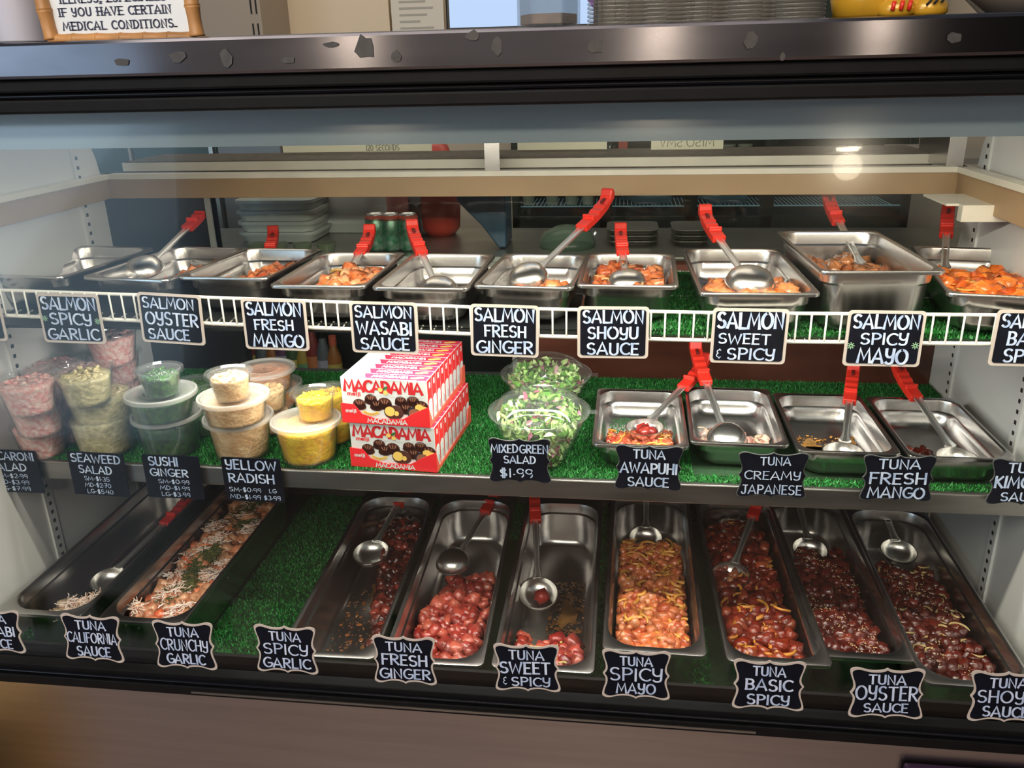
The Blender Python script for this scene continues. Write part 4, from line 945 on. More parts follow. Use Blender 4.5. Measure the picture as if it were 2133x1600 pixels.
# ------------------------------------------------------------------ salad bowls
def bowl(label, px, py, flab, seed):
    P = at(px, py, Z=1.003); h = 1.003-ZM-.001; r = .0835
    root = empty('salad_bowl', (P.x, P.y, ZM)); tag(root, label, 'salad bowl', 'clear bowls of mixed greens')
    m = MB(); pr = [(.036, 0), (.040, .001), (.046, .012), (.062, .045), (.077, .078), (r-.004, h-.006), (r, h-.004), (r+.003, h), (r-.002, h+.0005), (r-.006, h-.006), (.060, .044), (.044, .012), (.036, .003)]
    m.lathe(pr, 48, 0, None, True, True); m.build('bowl', plastic, root, smooth='auto')
    l = MB(); l.lathe([(r+.004, h+.0005), (r+.0045, h+.004), (r+.001, h+.006), (r-.006, h+.005), (r-.009, h+.010), (r*.78, h+.024), (r*.60, h+.031), (r*.50, h+.033), (r*.47, h+.030), (r*.2, h+.030), (.001, h+.030)], 48)
    lo = l.build('lid', clear('lid_plastic', (.97, .99, .98), ior=1.55, rough=.04, body=(.9, .95, .9), bodyfac=.04), root, smooth='auto')
    MB().box(r*.98, r+.016, -.008, .008, h+.001, h+.0022).build('tab', plastic, lo)
    rs = np.random.RandomState(seed); g = MB()
    for k in range(640):
        z = rs.uniform(.006, h+.018); rmax = (.040+(z/.078)*.036 if z < .078 else (.076 if z < h else .074-(z-h)*1.2))-.006
        rr = rmax*(rs.uniform(.45, 1.)**.5)*1.08; a = rs.uniform(0, 6.28); L_ = rs.uniform(.012, .026); W_ = L_*rs.uniform(.3, .6)
        if z > h-.005: L_ *= .8
        lp = [(0, 0), (.25, .7), (.55, 1), (.85, .6), (1, 0), (.85, -.6), (.55, -1), (.25, -.7)]
        V = np.array([[(x-.5)*L_, y*W_*.5, (abs(y)*.004+math.sin(x*5+k)*.0016)] for x, y in lp]+[[0, 0, -.001]]) @ rotm(rs).T
        V += np.array([rr*.97*math.cos(a), rr*.97*math.sin(a), z])
        rad_ = np.hypot(V[:, 0], V[:, 1]); lim = rmax+.003; V[:, :2] *= np.minimum(1, lim/np.maximum(rad_, 1e-6))[:, None]; V[:, 2] = np.clip(V[:, 2], .004, h+.022)
        g.add(V.tolist(), [(i, (i+1) % 8, 8) for i in range(8)], 1 if rs.rand() < .12 else (2 if rs.rand() < .3 else 0))
    o = g.build('mixed_greens', [pbr('leaf_green', (.12, .26, .05), .4, island=[(.03, .10, .012), (.12, .30, .04), (.30, .46, .12), (.06, .18, .03)], sss=.0), pbr('leaf_pink', (.55, .25, .30), .4, island=[(.35, .06, .12), (.75, .42, .48)]), pbr('leaf_pale', (.46, .58, .26), .4)], loc=(P.x, P.y, ZM), recalc=False)
    tag(o, flab, 'salad leaves', None, 'stuff')
bowl('clear bowl of mixed green salad with dome lid in front of the other bowl', 1123, 856, 'mixed green and pink lettuce leaves in the front clear bowl', 5)
bowl('clear bowl of mixed green salad standing behind the other bowl', 1137, 779, 'mixed green lettuce leaves in the rear clear bowl', 6)

# ------------------------------------------------------------------ chocolate boxes in two display cartons
c_red = pbr('box_red', (.72, .025, .03), .35); c_white = pbr('box_white', (.60, .61, .60), .35); c_choc = pbr('chocolate_print', (.085, .028, .02), .35, var=.4, scale=60)
c_choc2 = pbr('chocolate_light', (.24, .10, .06), .35); c_nut = pbr('nut_print', (.75, .50, .12), .4); c_gray = pbr('print_grey', (.35, .36, .36), .5); c_leaf = pbr('print_leaf', (.04, .12, .03), .5); c_dk = pbr('print_black', (.02, .02, .025), .4)
BW, BH, BD = .152, .0795, .0245
def disc(mb, x, z, rx, rz, y, mi, n=18, a0=0, a1=360, rot=0):
    V = [(x+rx*math.cos(R(a0+(a1-a0)*i/n))*math.cos(rot)-rz*math.sin(R(a0+(a1-a0)*i/n))*math.sin(rot), y, z+rx*math.cos(R(a0+(a1-a0)*i/n))*math.sin(rot)+rz*math.sin(R(a0+(a1-a0)*i/n))*math.cos(rot)) for i in range(n+(0 if a1-a0 == 360 else 1))]
    mb.add(V, [tuple(range(len(V)))], mi)
def choc_box(full):
    o = MB()
    o.box(-BW/2, BW/2, 0, BD, 0, BH, 0)
    # red upper band edge of top, right end red with white flap
    root = o.build('chocolate_box', [c_white, c_red], bevel=.0006)
    d = MB(); e = .0003
    z = BH+e
    d.add([(-BW/2+.045, .001, z), (BW/2-.001, .001, z), (BW/2-.001, BD-.001, z), (-BW/2+.035, BD-.001, z)], [(0, 1, 2, 3)], 0)
    d.build('top_band', pbr('top_band_red', (.62, .03, .07), .35), root, recalc=False)
    t = MB(); Mt = Matrix.Translation((0, 0, z+e)) @ Matrix.Rotation(R(-90), 4, 'X')
    tt = MB(); letter(tt, 'MACADAMIA', 0, 0, .062, BD*.42, .0026, 0, 0)
    tv = [(-.022+x, .007+zz, z+e) for x, y, zz in tt.v]; t.add(tv, tt.f, 0)
    t.build('lettering', c_white, root, recalc=False)
    n = MB()
    for cx_, cy_ in ((.052, .010), (.060, .014)):
        n.lathe([(.0062, 0), (.001, .0001)], 14, 0, Matrix.Translation((cx_, cy_, z+e)) @ Matrix.Diagonal((1.2, .7, 1, 1)), False, True)
    n.build('nut_picture', c_nut, root, recalc=False)
    s = MB(); x = BW/2+e
    s.add([(x, .0008, 0), (x, BD-.0008, 0), (x, BD-.0008, BH), (x, .0008, BH)], [(0, 1, 2, 3)], 0)
    pw = [(x+e, .003, .002), (x+e, BD-.003, .002), (x+e, BD-.003, BH*.50), (x+e, BD-.008, BH*.56), (x+e, .008, BH*.56), (x+e, .003, BH*.50)]
    s.add(pw, [tuple(range(6))], 1)
    s.add([(x+e, .009, BH-.016), (x+e, .016, BH-.016), (x+e, .016, BH-.006), (x+e, .009, BH-.006)], [(0, 1, 2, 3)], 1)
    s.add([(x+2*e, .014, BH*.12), (x+2*e, .0185, BH*.12), (x+2*e, .0185, BH*.3), (x+2*e, .014, BH*.3)], [(0, 1, 2, 3)], 2)
    s.build('end_print', [c_red, c_white, c_gray], root, recalc=False)
    if full:
        y = -.0004
        f = MB(); letter(f, 'MACADAMIA', -BW*.46, BH*.70, BW*.90, BH*.24, .0052, y, 0, bold_v=1.4, gap=.10)
        f.build('lettering', pbr('title_red', (.50, .02, .025), .35), root, recalc=False)
        a = MB()
        letter(a, 'meiji', -BW*.43, BH*.60, BW*.15, BH*.085, .0018, y, 0, mi=5)
        for (x_, z_, r_) in ((-.30, .40, .105), (-.16, .53, .10), (-.10, .40, .10), (.0, .45, .115), (.19, .52, .095), (.33, .54, .10), (.24, .36, .10), (.42, .42, .12)):
            X, Z = x_*BW, z_*BH
            disc(a, X, Z, r_*BW*.72, r_*BW*.62, y, 0); disc(a, X, Z-.004, r_*BW*.78, r_*BW*.42, y, 0)
            for q in (-1, 0, 1): disc(a, X+q*r_*BW*.26, Z+r_*BW*.20, r_*BW*.07, r_*BW*.28, y-.0001, 1, 10, rot=-q*.4)
        disc(a, .10*BW, .26*BH, .115*BW, .085*BW, y-.0002, 0); disc(a, .055*BW, .28*BH, .06*BW, .058*BW, y-.0003, 2); disc(a, .13*BW, .24*BH, .028*BW, .03*BW, y-.0003, 2)
        for q in range(9): disc(a, (-.25+q*.02)*BW, (.235-.05*math.sin(q/8*3.14))*BH, .018*BW, .034*BH, y-.0003, 2, 10)
        disc(a, .40*BW, .40*BH, .05*BW, .042*BW, y-.0003, 2); disc(a, .46*BW, .36*BH, .035*BW, .04*BW, y-.0004, 2)
        disc(a, .34*BW, .27*BH, .085*BW, .075*BW, y-.0002, 6); disc(a, .345*BW, .26*BH, .072*BW, .060*BW, y-.0003, 1)
        disc(a, -.04*BW, .76*BH, .028*BW, .026*BW, y-.0003, 2, 12); disc(a, .02*BW, .70*BH, .028*BW, .026*BW, y-.0003, 2, 12); disc(a, .02*BW, .80*BH, .035*BW, .016*BW, y-.0003, 4, 12, rot=.6)
        for q in range(2): a.box(-.15*BW, .45*BW, y-.0001, y, (.645-.03*q)*BH, (.65-.03*q)*BH, 3)
        a.build('front_picture', [c_choc, c_choc2, c_nut, pbr('print_pale', (.5, .51, .5), .5), c_leaf, c_red, c_dk], root, recalc=False)
    return root
NB = 9
def tray(label, M, n):
    """red printed carton the boxes stand in; front lip cut low in the middle"""
    D = NB*BD+.003; W = BW+.004; hx = W/2
    root = empty('display_carton', M=M); tag(root, label, 'display carton')
    p = MB(); p.box(-hx, hx, -.0018, D, -.0025, -.001, 0)
    ol = [(-hx, -.002), (hx, -.002), (hx, BH*.42), (hx-.004, BH*.42), (BW*.33, BH*.27), (BW*.20, BH*.12), (-BW*.12, BH*.10), (-BW*.27, BH*.19), (-BW*.36, BH*.40), (-hx, BH*.42)]
    p.prism(ol, .0012, 0, frame(Vector((0, -.0008, 0)), Vector((1, 0, 0)), Vector((0, 0, 1)), Vector((0, -1, 0))))
    for s in (-1, 1):
        sd = [(-.0018, -.002), (D, -.002), (D, BH*.42), (D*.9, BH*.48), (D*.84, BH*.14), (D*.12, BH*.06), (.0, BH*.42)] if False else [(-.0018, -.002), (D, -.002), (D, BH*.40), (D-.02, BH*.40), (D-.03, BH*.10), (.012, BH*.06), (-.0018, BH*.40)]
        p.prism(sd, .0012, 1, frame(Vector((s*hx-.0006 if s > 0 else -hx-.0006, 0, 0)), Vector((0, 1, 0)), Vector((0, 0, 1)), Vector((1, 0, 0))))
    p.box(-hx, hx, D-.001, D, -.002, BH*.4, 0)
    p.build('carton', [c_red, pbr('carton_side', (.66, .10, .06), .45)], root)
    t = MB(); letter(t, 'MACADAMIA', -BW*.21, BH*.005, BW*.46, BH*.095, .0020, -.0023, 0, gap=.12)
    letter(t, 'meiji', -BW*.46, BH*.22, BW*.12, BH*.08, .0015, -.0023, 0)
    t.build('lettering', c_white, root, recalc=False)
    return root
bx = at(827, 973, Y=1.268)
lower = rotz(R(-5), (bx.x-.006, 1.272, ZM+.003)); upper = rotz(R(-5), (bx.x-.014, 1.272, ZM+.003+BH+.0036))
tray('lower red printed carton holding a row of upright chocolate boxes', lower, 0)
tray('upper red printed carton stacked on the lower row of chocolate boxes', upper, 1)
first = None; plain = None
ORD = ['first', 'second', 'third', 'fourth', 'fifth', 'sixth', 'seventh', 'eighth', 'rearmost']
for li, (M, nm) in enumerate(((lower, 'lower'), (upper, 'upper'))):
    for k in range(NB):
        Mk = M @ Matrix.Translation((0, .0006+k*BD, 0))
        if k == 0: src = first
        else: src = plain
        if src is None:
            o = choc_box(k == 0)
            if k == 0: first = o
            else: plain = o
        else:
            o = src.copy(); COL.objects.link(o)
            for ch in src.children:
                c = ch.copy(); COL.objects.link(c); c.parent = o
        o.matrix_world = Mk
        tag(o, ('frontmost' if k == 0 else ORD[k])+(' red and white chocolate box of the %s row, counted from the front' % nm if k else ' red and white chocolate box of the %s row, its picture side showing' % nm), 'chocolate box', 'macadamia chocolate boxes')

# ------------------------------------------------------------------ things on the top ledge
ZL = 1.592
bamboo = pbr('bamboo_print', (.62, .30, .10), .45, var=.45, scale=22, stretch=(1, 1, 1))
p0, p1 = at(92, 85, Y=1.0), at(421, 72, Y=1.0)
sx0, sx1 = p0.x, p1.x
root = empty('notice_sign', ((sx0+sx1)/2, 1.0, ZL)); tag(root, 'white notice sign with printed bamboo border standing on the steel ledge', 'notice sign')
hw = (sx1-sx0)/2; Hs = .13
MB().box(-hw+.008, hw-.008, .0, .003, 0.001, Hs).build('panel', pbr('sign_white', (.72, .76, .80), .5), root)
fb = MB()
def cane(a, b, r=.0085):
    n = max(2, int((Vector(b)-Vector(a)).length/.026)); 
    for i in range(n):
        q0 = Vector(a).lerp(Vector(b), i/n); q1 = Vector(a).lerp(Vector(b), (i+1)/n)
        fb.tube([q0, q0.lerp(q1, .08), q0.lerp(q1, .5), q0.lerp(q1, .92), q1], [r*1.12, r, r*.93, r, r*1.12], 10, 0, None, True)
cane((-hw+.012, -.002, .004), (-hw+.002, -.002, Hs)); cane((hw-.005, -.002, .003), (hw-.010, -.002, Hs)); cane((-hw+.01, -.002, .004), (hw-.01, -.002, .002), .0062)
fb.build('bamboo_border', bamboo, root, smooth=True)
tx = MB()
letter(tx, 'MEDICAL CONDITIONS_', -hw+.028, .0135, 2*hw-.058, .0085, .0019, -.0005, 0, serif=True, gap=.26)
letter(tx, 'IF YOU HAVE CERTAIN', -hw+.026, .0285, 2*hw-.060, .0085, .0019, -.0005, 0, serif=True, gap=.26)
letter(tx, 'ILLNESS, ESPECIALLY', -hw+.030, .0425, 2*hw-.068, .0085, .0019, -.0005, 0, serif=True, gap=.26)
tx.build('lettering', pbr('ink_navy', (.015, .02, .06), .5), root, recalc=False)
def stand(px, Y, z=ZL): q = at(px, 60, Y=Y); return Vector((q.x, Y, z))
c = stand(45, 1.03); mb = MB(); mb.lathe([(.010, 0), (.026, .001), (.029, .004), (.037, .12), (.0385, .12), (.036, .118), (.028, .006), (.001, .004)], 32, 0, None, True)
tag(mb.build('paper_cup', pbr('cup_white', (.52, .52, .62), .45), loc=c, smooth='auto'), 'tall pale lilac cup on the ledge left of the notice sign', 'cup')
# hexagonal glass jar
c = stand(1143, 1.04); j = MB(); j.lathe([(.030, 0), (.036, .003), (.036, .040), (.030, .046), (.030, .048), (.028, .048), (.028, .045), (.033, .039), (.033, .006), (.001, .005)], 6, 0, None, True)
root = empty('glass_jar', c); tag(root, 'small hexagonal glass jar with reddish sediment on the ledge', 'jar')
j.build('jar', clear('jar_glass', (.86, .90, .92), ior=1.6, rough=.02, body=(.75, .8, .85), bodyfac=.16), root)
MB().lathe([(.032, .0055), (.032, .016), (.001, .017)], 6, 0, None, True, True).build('sediment', pbr('sediment', (.45, .22, .12), .6, var=.4, scale=60), root)
MB().lathe([(.029, .044), (.030, .050), (.001, .052)], 6, 0, None, True, True).build('lid', clear('jar_lid', (.8, .85, .9), ior=1.5, body=(.8, .85, .9), bodyfac=.3), root)
# stacks of clear deli lids
for i, (px, n, lab) in enumerate([(1285, 24, 'leftmost'), (1365, 22, 'second from the left'), (1450, 24, 'third from the left'), (1545, 22, 'fourth from the left'), (1650, 24, 'rightmost')]):
    c = stand(px, 1.10); m = MB()
    for k in range(n):
        z = .0045*k; m.lathe([(.028, z+.001), (.033, z), (.0355, z+.001), (.0355, z+.0032), (.034, z+.0036)], 28)
    tag(m.build('lid_stack', clear('stack_plastic', (.93, .92, .90), ior=1.45, rough=.15, body=(.9, .86, .8), bodyfac=.16), loc=c, smooth=True, recalc=False), 'stack of translucent plastic cups on the ledge, %s of five' % lab, 'stacked cups', 'stacks of clear cups on the ledge')
# golden figurine base with red clawed paws
gold = pbr('gold_ceramic', (.72, .38, .03), .28, .15, var=.2, scale=30, coat=.5)
c = stand(1834, 1.03); root = empty('golden_figurine', c); tag(root, 'base of a glossy golden figurine with red-clawed paws on the ledge', 'figurine')
m = MB(); m.lathe([(.040, 0), (.050, .004), (.054, .02), (.052, .05), (.046, .09), (.036, .12), (.001, .13)], 32, 0, Matrix.Diagonal((1.02, .75, 1, 1)), True)
m.build('body', gold, root, smooth=True)
pw = MB()
for x in (.004, .036):
    pw.lathe([(.014, 0), (.018, .004), (.0175, .012), (.011, .019), (.001, .021)], 20, 0, Matrix.Translation((x, -.034, .0)) @ Matrix.Diagonal((1.05, .9, 1, 1)), True)
po = pw.build('paws', gold, root, smooth=True)
cl = MB()
for q in range(3): cl.tube([(-.004+q*.008, -.0515+abs(q-1)*.001, .006), (-.003+q*.008, -.052+abs(q-1)*.001, .015)], .0021, 8)
cl.build('claws', red, po, smooth=True)
cu = MB()
for q in range(3): cu.tube([(.028+q*.007, -.052, .010+.001*q), (.034+q*.006, -.0525, .017), (.031+q*.007, -.052, .024)], .0012, 6)
cu.build('curl_mark', c_dk, po, smooth=True)
c = stand(2110, 1.12); m = MB(); m.lathe([(.02, 0), (.035, .004), (.062, .03), (.075, .07), (.073, .07), (.060, .031), (.03, .007), (.001, .006)], 36, 0, None, True)
root = empty('glass_bowl', c); tag(root, 'clear bowl with brown contents at the right end of the ledge', 'bowl')
m.build('bowl', clear('bowl_glass', (.85, .85, .86), ior=1.5, rough=.05, body=(.8, .78, .76), bodyfac=.25), root, smooth='auto')
MB().lathe([(.03, .008), (.054, .027), (.001, .030)], 30, 0, None, True, True).build('filling', pbr('brown_fill', (.22, .10, .05), .6, var=.4, scale=50), root, smooth=True)

# ------------------------------------------------------------------ kitchen seen above the ledge
def quad_box(px0, px1, py0, py1, Y, th=.01):
    a, b = at(px0, py0, Y=Y), at(px1, py1, Y=Y); c2 = at(px0, py1, Y=Y); d2 = at(px1, py0, Y=Y)
    return min(a.x, c2.x), max(b.x, d2.x), Y, Y+th, min(b.z, c2.z), max(a.z, d2.z)
# electrical cabinet
x0, x1, y0, y1, z0, z1 = quad_box(402, 533, -60, 140, 3.0)
m = MB().box(x0, x1, 3.0, 3.30, 1.45, 2.1); root = m.build('wall_cabinet', pbr('cabinet_taupe', (.36, .30, .24), .5), bevel=.004); tag(root, 'taupe metal cabinet with vent slots on the kitchen wall above the notice', 'cabinet')
v = MB()
for k in range(5):
    for q in range(2): v.box(x1-.035+q*.018, x1-.030+q*.018, 2.998, 3.0, z0+.02+k*.075+.0, z0+.065+k*.075)
v.build('vent_slots', dark, root)
m = MB().box(at(535, 50, Y=3.26).x, at(812, 50, Y=3.26).x, 3.26, 3.30, 1.45, 2.3); tag(m.build('wall_panel', pbr('cream_panel', (.72, .60, .44), .6), bevel=.002), 'cream coloured panel on the kitchen wall beside the taupe cabinet', 'wall panel')
x0, x1, y0, y1, z0, z1 = quad_box(812, 915, -40, 90, 3.2, .002)
root = MB().box(x0, x1, 3.25, 3.252, z0, z1).build('posted_notice', pbr('notice_paper', (.70, .66, .58), .7)); tag(root, 'white printed notice taped to the kitchen wall left of the monitor', 'notice')
v = MB()
for k in range(14):
    v.box(x0+.03, x1-.03-rnd.random()*.06, 3.2485, 3.249, z1-.04-k*.022, z1-.046-k*.022)
v.build('printed_lines', pbr('print_soft', (.42, .40, .36), .7), root)
x0, x1, y0, y1, z0, z1 = quad_box(930, 1244, -120, 62, 1.9)
root = MB().box(x0, x1, 1.9, 1.935, z0, z1).box((x0+x1)/2-.05, (x0+x1)/2+.05, 1.91, 1.94, ZL, z0).build('monitor', gloss_black, bevel=.003); tag(root, 'flat monitor with glowing blue screen behind the ledge', 'monitor')
sc_ = MB().box(x0+.008, x1-.008, 1.8985, 1.8995, z0+.012, z1-.008).build('screen', emis('screen_glow', (.50, .68, .98), .95), root)
t = MB(); t.add([(x1-.10, 1.898, z1-.01), (x1-.008, 1.898, z1-.01), (x1-.008, 1.898, z0+.04)], [(0, 1, 2)], 0); t.add([(x1-.06, 1.8978, z1-.06), (x1-.008, 1.8978, z0+.08), (x1-.008, 1.8978, z1-.01)], [(0, 1, 2)], 1)
t.build('screen_pattern', [emis('glow_violet', (.25, .08, .45), .8), emis('glow_blue', (.18, .35, .70), .8)], root, recalc=False)

# ------------------------------------------------------------------ kitchen seen through the rear doors
ZK = 1.125
st = pbr('kitchen_steel', (.42, .41, .38), .35, .9, var=.2, scale=8)
root = MB().box(-2.2, 1.5, 2.0, 2.40, ZK-.03, ZK).build('prep_counter', st, bevel=.003); tag(root, 'stainless prep counter running behind the display case', 'counter')
MB().box(-2.1, 1.4, 2.03, 2.36, .1, ZK-.03).build('cabinet_base', pbr('base_dark', (.03, .03, .03), .5), root)
# left: dark green fridge doors and grey fridge
a = quad_box(258, 432, 380, 520, 2.9)
root = MB().box(a[0]-.25, a[1], 3.02, 3.28, 0.0, 1.55).build('green_cooler', pbr('dark_green', (.012, .035, .022), .3), bevel=.004); tag(root, 'dark green cooler at the left behind the rear doors', 'cooler')
MB().box(a[0]+.02, a[0]+.028, 3.01, 3.02, .5, 1.5).build('door_edge', pbr('post_grey', (.35, .33, .31), .4), root)
b = quad_box(432, 570, 380, 520, 2.9)
root = MB().box(a[1]+.005, b[1], 3.0, 3.28, 0, 1.55).build('grey_cooler', pbr('cooler_grey', (.20, .20, .20), .35, .4, var=.2, scale=3), bevel=.004); tag(root, 'grey steel cooler beside the dark green cooler', 'cooler')
MB().box(b[0]+.02, b[0]+.035, 2.98, 3.0, .9, 1.5).build('handle', st, root)
# white tubs wrapped in film
def ktub(px0, px1, pyt, pyb, Y, name, label, mat, cat, depth=.2, rim=True, taper=.88):
    a, b = at(px0, pyb, Y=Y), at(px1, pyb, Y=Y); zt = at((px0+px1)/2, pyt, Y=Y).z; w2 = (b.x-a.x)/2; cx_ = (a.x+b.x)/2; z0 = ZK
    m = MB(); lp = []
    for s, z in ((taper, z0+.001), (.97, zt-.012), (1.0, zt-.010), (1.0, zt), (.96, zt), (.9, zt-.01)):
        lp.append([(x, y+depth/2+Y, z) for x, y, _ in rrect(w2*s, depth/2*s, min(.03, w2*.4), 0, 5, cx_, 0)])
    m.loft(lp, 0, None, True, True); o = m.build(name, mat, smooth='auto'); 
    if label: tag(o, label, cat)
    return o
tubm = pbr('tub_white', (.55, .56, .52), .45, var=.1, scale=9)
for k in range(4):
    Y = 2.15; a, b = at(486, 500, Y=Y), at(655, 500, Y=Y); zz = ZK+.002+k*.0285; m = MB(); w2 = (b.x-a.x)/2-.004; cx_ = (a.x+b.x)/2
    lp = [[(x, y+Y+.1, z) for x, y, _ in rrect(w2*s, .09*s, .03, 0, 5, cx_, 0)] for s, z in ((.9, zz), (.96, zz+.018), (1.0, zz+.019), (1.0, zz+.027), (.97, zz+.0275))]
    m.loft(lp, 0, None, True, True); tag(m.build('food_tray', tubm, smooth='auto'), ('white plastic tray at the top of the wrapped stack' if k == 3 else 'white plastic tray in the wrapped stack, %s from the counter' % ['lowest', 'second', 'third'][k]), 'tray', 'white plastic trays on the counter')
ktub(656, 782, 360, 496, 2.3, 'white_bucket', 'large white plastic bucket standing right of the tray stack', pbr('bucket_white', (.62, .62, .58), .5), 'bucket', .22, taper=.84)
h_ = MB(); A = at(640, 425, Y=2.5); B = at(652, 395, Y=2.5); C_ = at(672, 375, Y=2.5); Dn = Vector((A.x-.005, 2.5, ZK)); h_.tube([Dn, A, B, C_, C_+Vector((.1, 0, .03))], .006, 8)
tag(h_.build('black_hose', black, smooth=True), 'black curved hose between the tray stack and the bucket', 'hose')
cang = pbr('can_green', (.03, .20, .10), .3, .5, col2=(.25, .35, .28), scale=70)
canm = pbr('can_top', (.6, .6, .6), .3, 1.); canr = pbr('can_red', (.45, .08, .05), .4)
protoc = None
for i, (px, lab) in enumerate(((778, 'leftmost'), (809, 'middle'), (846, 'rightmost'))):
    q = at(px, 495, Y=2.05)
    if protoc is None:
        protoc = MB().lathe([(.018, 0), (.024, .003), (.0265, .008), (.0265, .082), (.022, .090)], 24, 0, None, True).build('drink_can', cang, smooth=True)
        MB().lathe([(.0265, .078), (.0265, .084), (.022, .090)], 24).build('red_band', canr, protoc, smooth=True)
        MB().lathe([(.022, .090), (.0215, .093), (.019, .093), (.018, .090), (.001, .090)], 24).build('lid', canm, protoc, smooth=True); o = protoc
    else:
        o = protoc.copy(); COL.objects.link(o)
        for ch in protoc.children: c = ch.copy(); COL.objects.link(c); c.parent = o
    o.location = (q.x, 2.08, ZK); o['label'] = 'green drink can with silver top, %s of the three behind the case' % lab; o['category'] = 'can'; o['group'] = 'green cans on the counter'
def bottle(name, label, px, Y, prof, mat, cat, extra=None):
    q = at(px, 480, Y=Y); o = MB().lathe(prof, 24, 0, None, True, True).build(name, mat, loc=(q.x, Y, ZK), smooth=True); tag(o, label, cat); return o
bottle('pink_bottle', 'pink squeeze bottle behind the green cans', 832, 2.25, [(.028, 0), (.03, .01), (.03, .12), (.012, .15), (.008, .20), (.002, .21)], pbr('pink_plastic', (.70, .22, .18), .4), 'bottle')
o = bottle('sauce_bottle', 'dark sauce bottle with white shield label', 878, 2.3, [(.038, 0), (.04, .01), (.04, .14), (.02, .18), (.016, .26), (.002, .27)], pbr('sauce_brown', (.03, .018, .02), .25), 'bottle')
lb = MB(); ol = [(0, -.045), (.025, -.02), (.032, .01), (.03, .045), (0, .06), (-.03, .045), (-.032, .01), (-.025, -.02)]
lb.prism(ol, .001, 0, frame(Vector((0, -.0415, .125)), Vector((1, 0, 0)), Vector((0, 0, 1)), Vector((0, -1, 0)))); lb.build('label', pbr('label_grey', (.45, .42, .45), .5), o)
MB().box(-.018, .018, -.0440, -.0428, .150, .162).build('label_band', canr, o)
bottle('red_container', 'red plastic container beside the sauce bottle', 918, 2.3, [(.04, 0), (.055, .02), (.06, .10), (.05, .19), (.03, .24), (.002, .25)], pbr('red_plastic', (.50, .05, .03), .35), 'container')
# hanging blue dispenser
m = MB(); q0, q1 = at(950, 400, Y=2.1), at(1052, 400, Y=2.1)
ol = [(q0.x, 1.33), (q1.x, 1.33), (q1.x, ZK+.002), (q1.x-.02, ZK+.002), (q0.x+.06, ZK+.06), (q0.x, ZK+.12)]
m.prism(ol, .12, 0, frame(Vector((0, 2.22, 0)), Vector((1, 0, 0)), Vector((0, 0, 1)), Vector((0, -1, 0))))
tag(m.build('blue_machine', pbr('blue_casing', (.05, .11, .18), .3, var=.3, scale=10, stretch=(3, 1, .5)), bevel=.004), 'dark blue angular machine standing behind the case centre', 'machine')
# drinks cooler with glass doors
x0 = at(1066, 400, Y=3).x; x1 = at(1900, 400, Y=3).x
gm = pbr('cooler_frame', (.012, .022, .016), .35); shelfm = pbr('cooler_shelf_glow', (.45, .60, .66), .4, emit=((.2, .4, .5), .15))  # shelves get a faint glow of their own in place of cooler light
root = empty('drinks_cooler', ((x0+x1)/2, 3.1, 0)); tag(root, 'dark green drinks cooler with three glass doors and bluish glowing shelves', 'drinks cooler')
cx_ = (x0+x1)/2
body = MB().box(x0-cx_, x1-cx_, .13, .2, 0, 2.0).box(x0-cx_, x0-cx_+.03, -.1, .13, 0, 1.9).box(x1-cx_-.03, x1-cx_, -.1, .13, 0, 1.9)
px_ = [1066, 1262, 1440, 1600, 1900]; xs_ = [at(p, 400, Y=3).x-cx_ for p in px_]
for k, xx in enumerate(xs_[1:-1]): body.box(xx-.022, xx+.022, -.1, -.04, 0, 1.9)
body.box(x0-cx_, x1-cx_, -.1, .13, 0, 1.06).box(x0-cx_, x1-cx_, -.1, .13, 1.36, 1.45)
body.build('cabinet', gm, root, bevel=.003)
sh = MB()
for zz in (1.09, 1.152):
    sh.box(x0-cx_+.03, x1-cx_-.03, -.09, -.085, zz, zz+.004)
    for k in range(90): xx = x0-cx_+.04+k*(x1-x0-.08)/90; sh.box(xx, xx+.003, -.09, .12, zz, zz+.002)
sh.build('shelf', shelfm, root)
MB().box(x0-cx_+.02, x1-cx_-.02, -.112, -.108, 1.06, 1.36).build('glass_door', back_glass, root)
wb = clear('water_bottle', (.55, .70, .76), ior=1.4, rough=.1, body=(.35, .52, .60), bodyfac=.45); cupm = pbr('yogurt_white', (.42, .42, .34), .5)
for i, (pa, lab) in enumerate(((1345, 'left'), (1500, 'right'))):
    q = at(pa, 445, Y=3.02); m = MB().lathe([(.004, 0), (.024, .002), (.026, .01), (.0245, .03), (.026, .05), (.0245, .07), (.026, .09), (.026, .12), (.010, .150), (.009, .165), (.011, .166), (.011, .178)], 20, 0, Matrix.Rotation(R(-90), 4, 'Y'), True, True)
    tag(m.build('water_bottle', wb, smooth=True, loc=(q.x+.09, 3.04, 1.094+.026)), 'clear water bottle lying on its side in the cooler, the %s one' % lab, 'water bottle', 'water bottles lying in the drinks cooler')
kk = 0; protob = None
for px in (1100, 1150, 1190, 1225, 1265, 1430, 1470, 1510, 1545):
    for zz in ((1.094, 1.156) if px < 1300 else (1.156,)):
        q = at(px, 420, Y=3.03); h0 = .054 if zz < 1.1 else .14
        o = MB().lathe([(.015, 0), (.021, .002), (.024, h0-.006), (.0255, h0-.005), (.0255, h0)], 18, 0, None, True, True).build('beverage_cup', cupm, smooth='auto', loc=(q.x, 3.04, zz)) 
        nm = ['first', 'second', 'third', 'fourth', 'fifth', 'sixth', 'seventh', 'eighth', 'ninth'][(1100, 1150, 1190, 1225, 1265, 1430, 1470, 1510, 1545).index(px)]
        tag(o, 'pale drink container on the %s cooler shelf, %s from the left' % ('upper' if zz > 1.1 else 'lower', nm), 'drink container', 'pale containers in the drinks cooler')
a = at(1295, 430, Y=2.88)
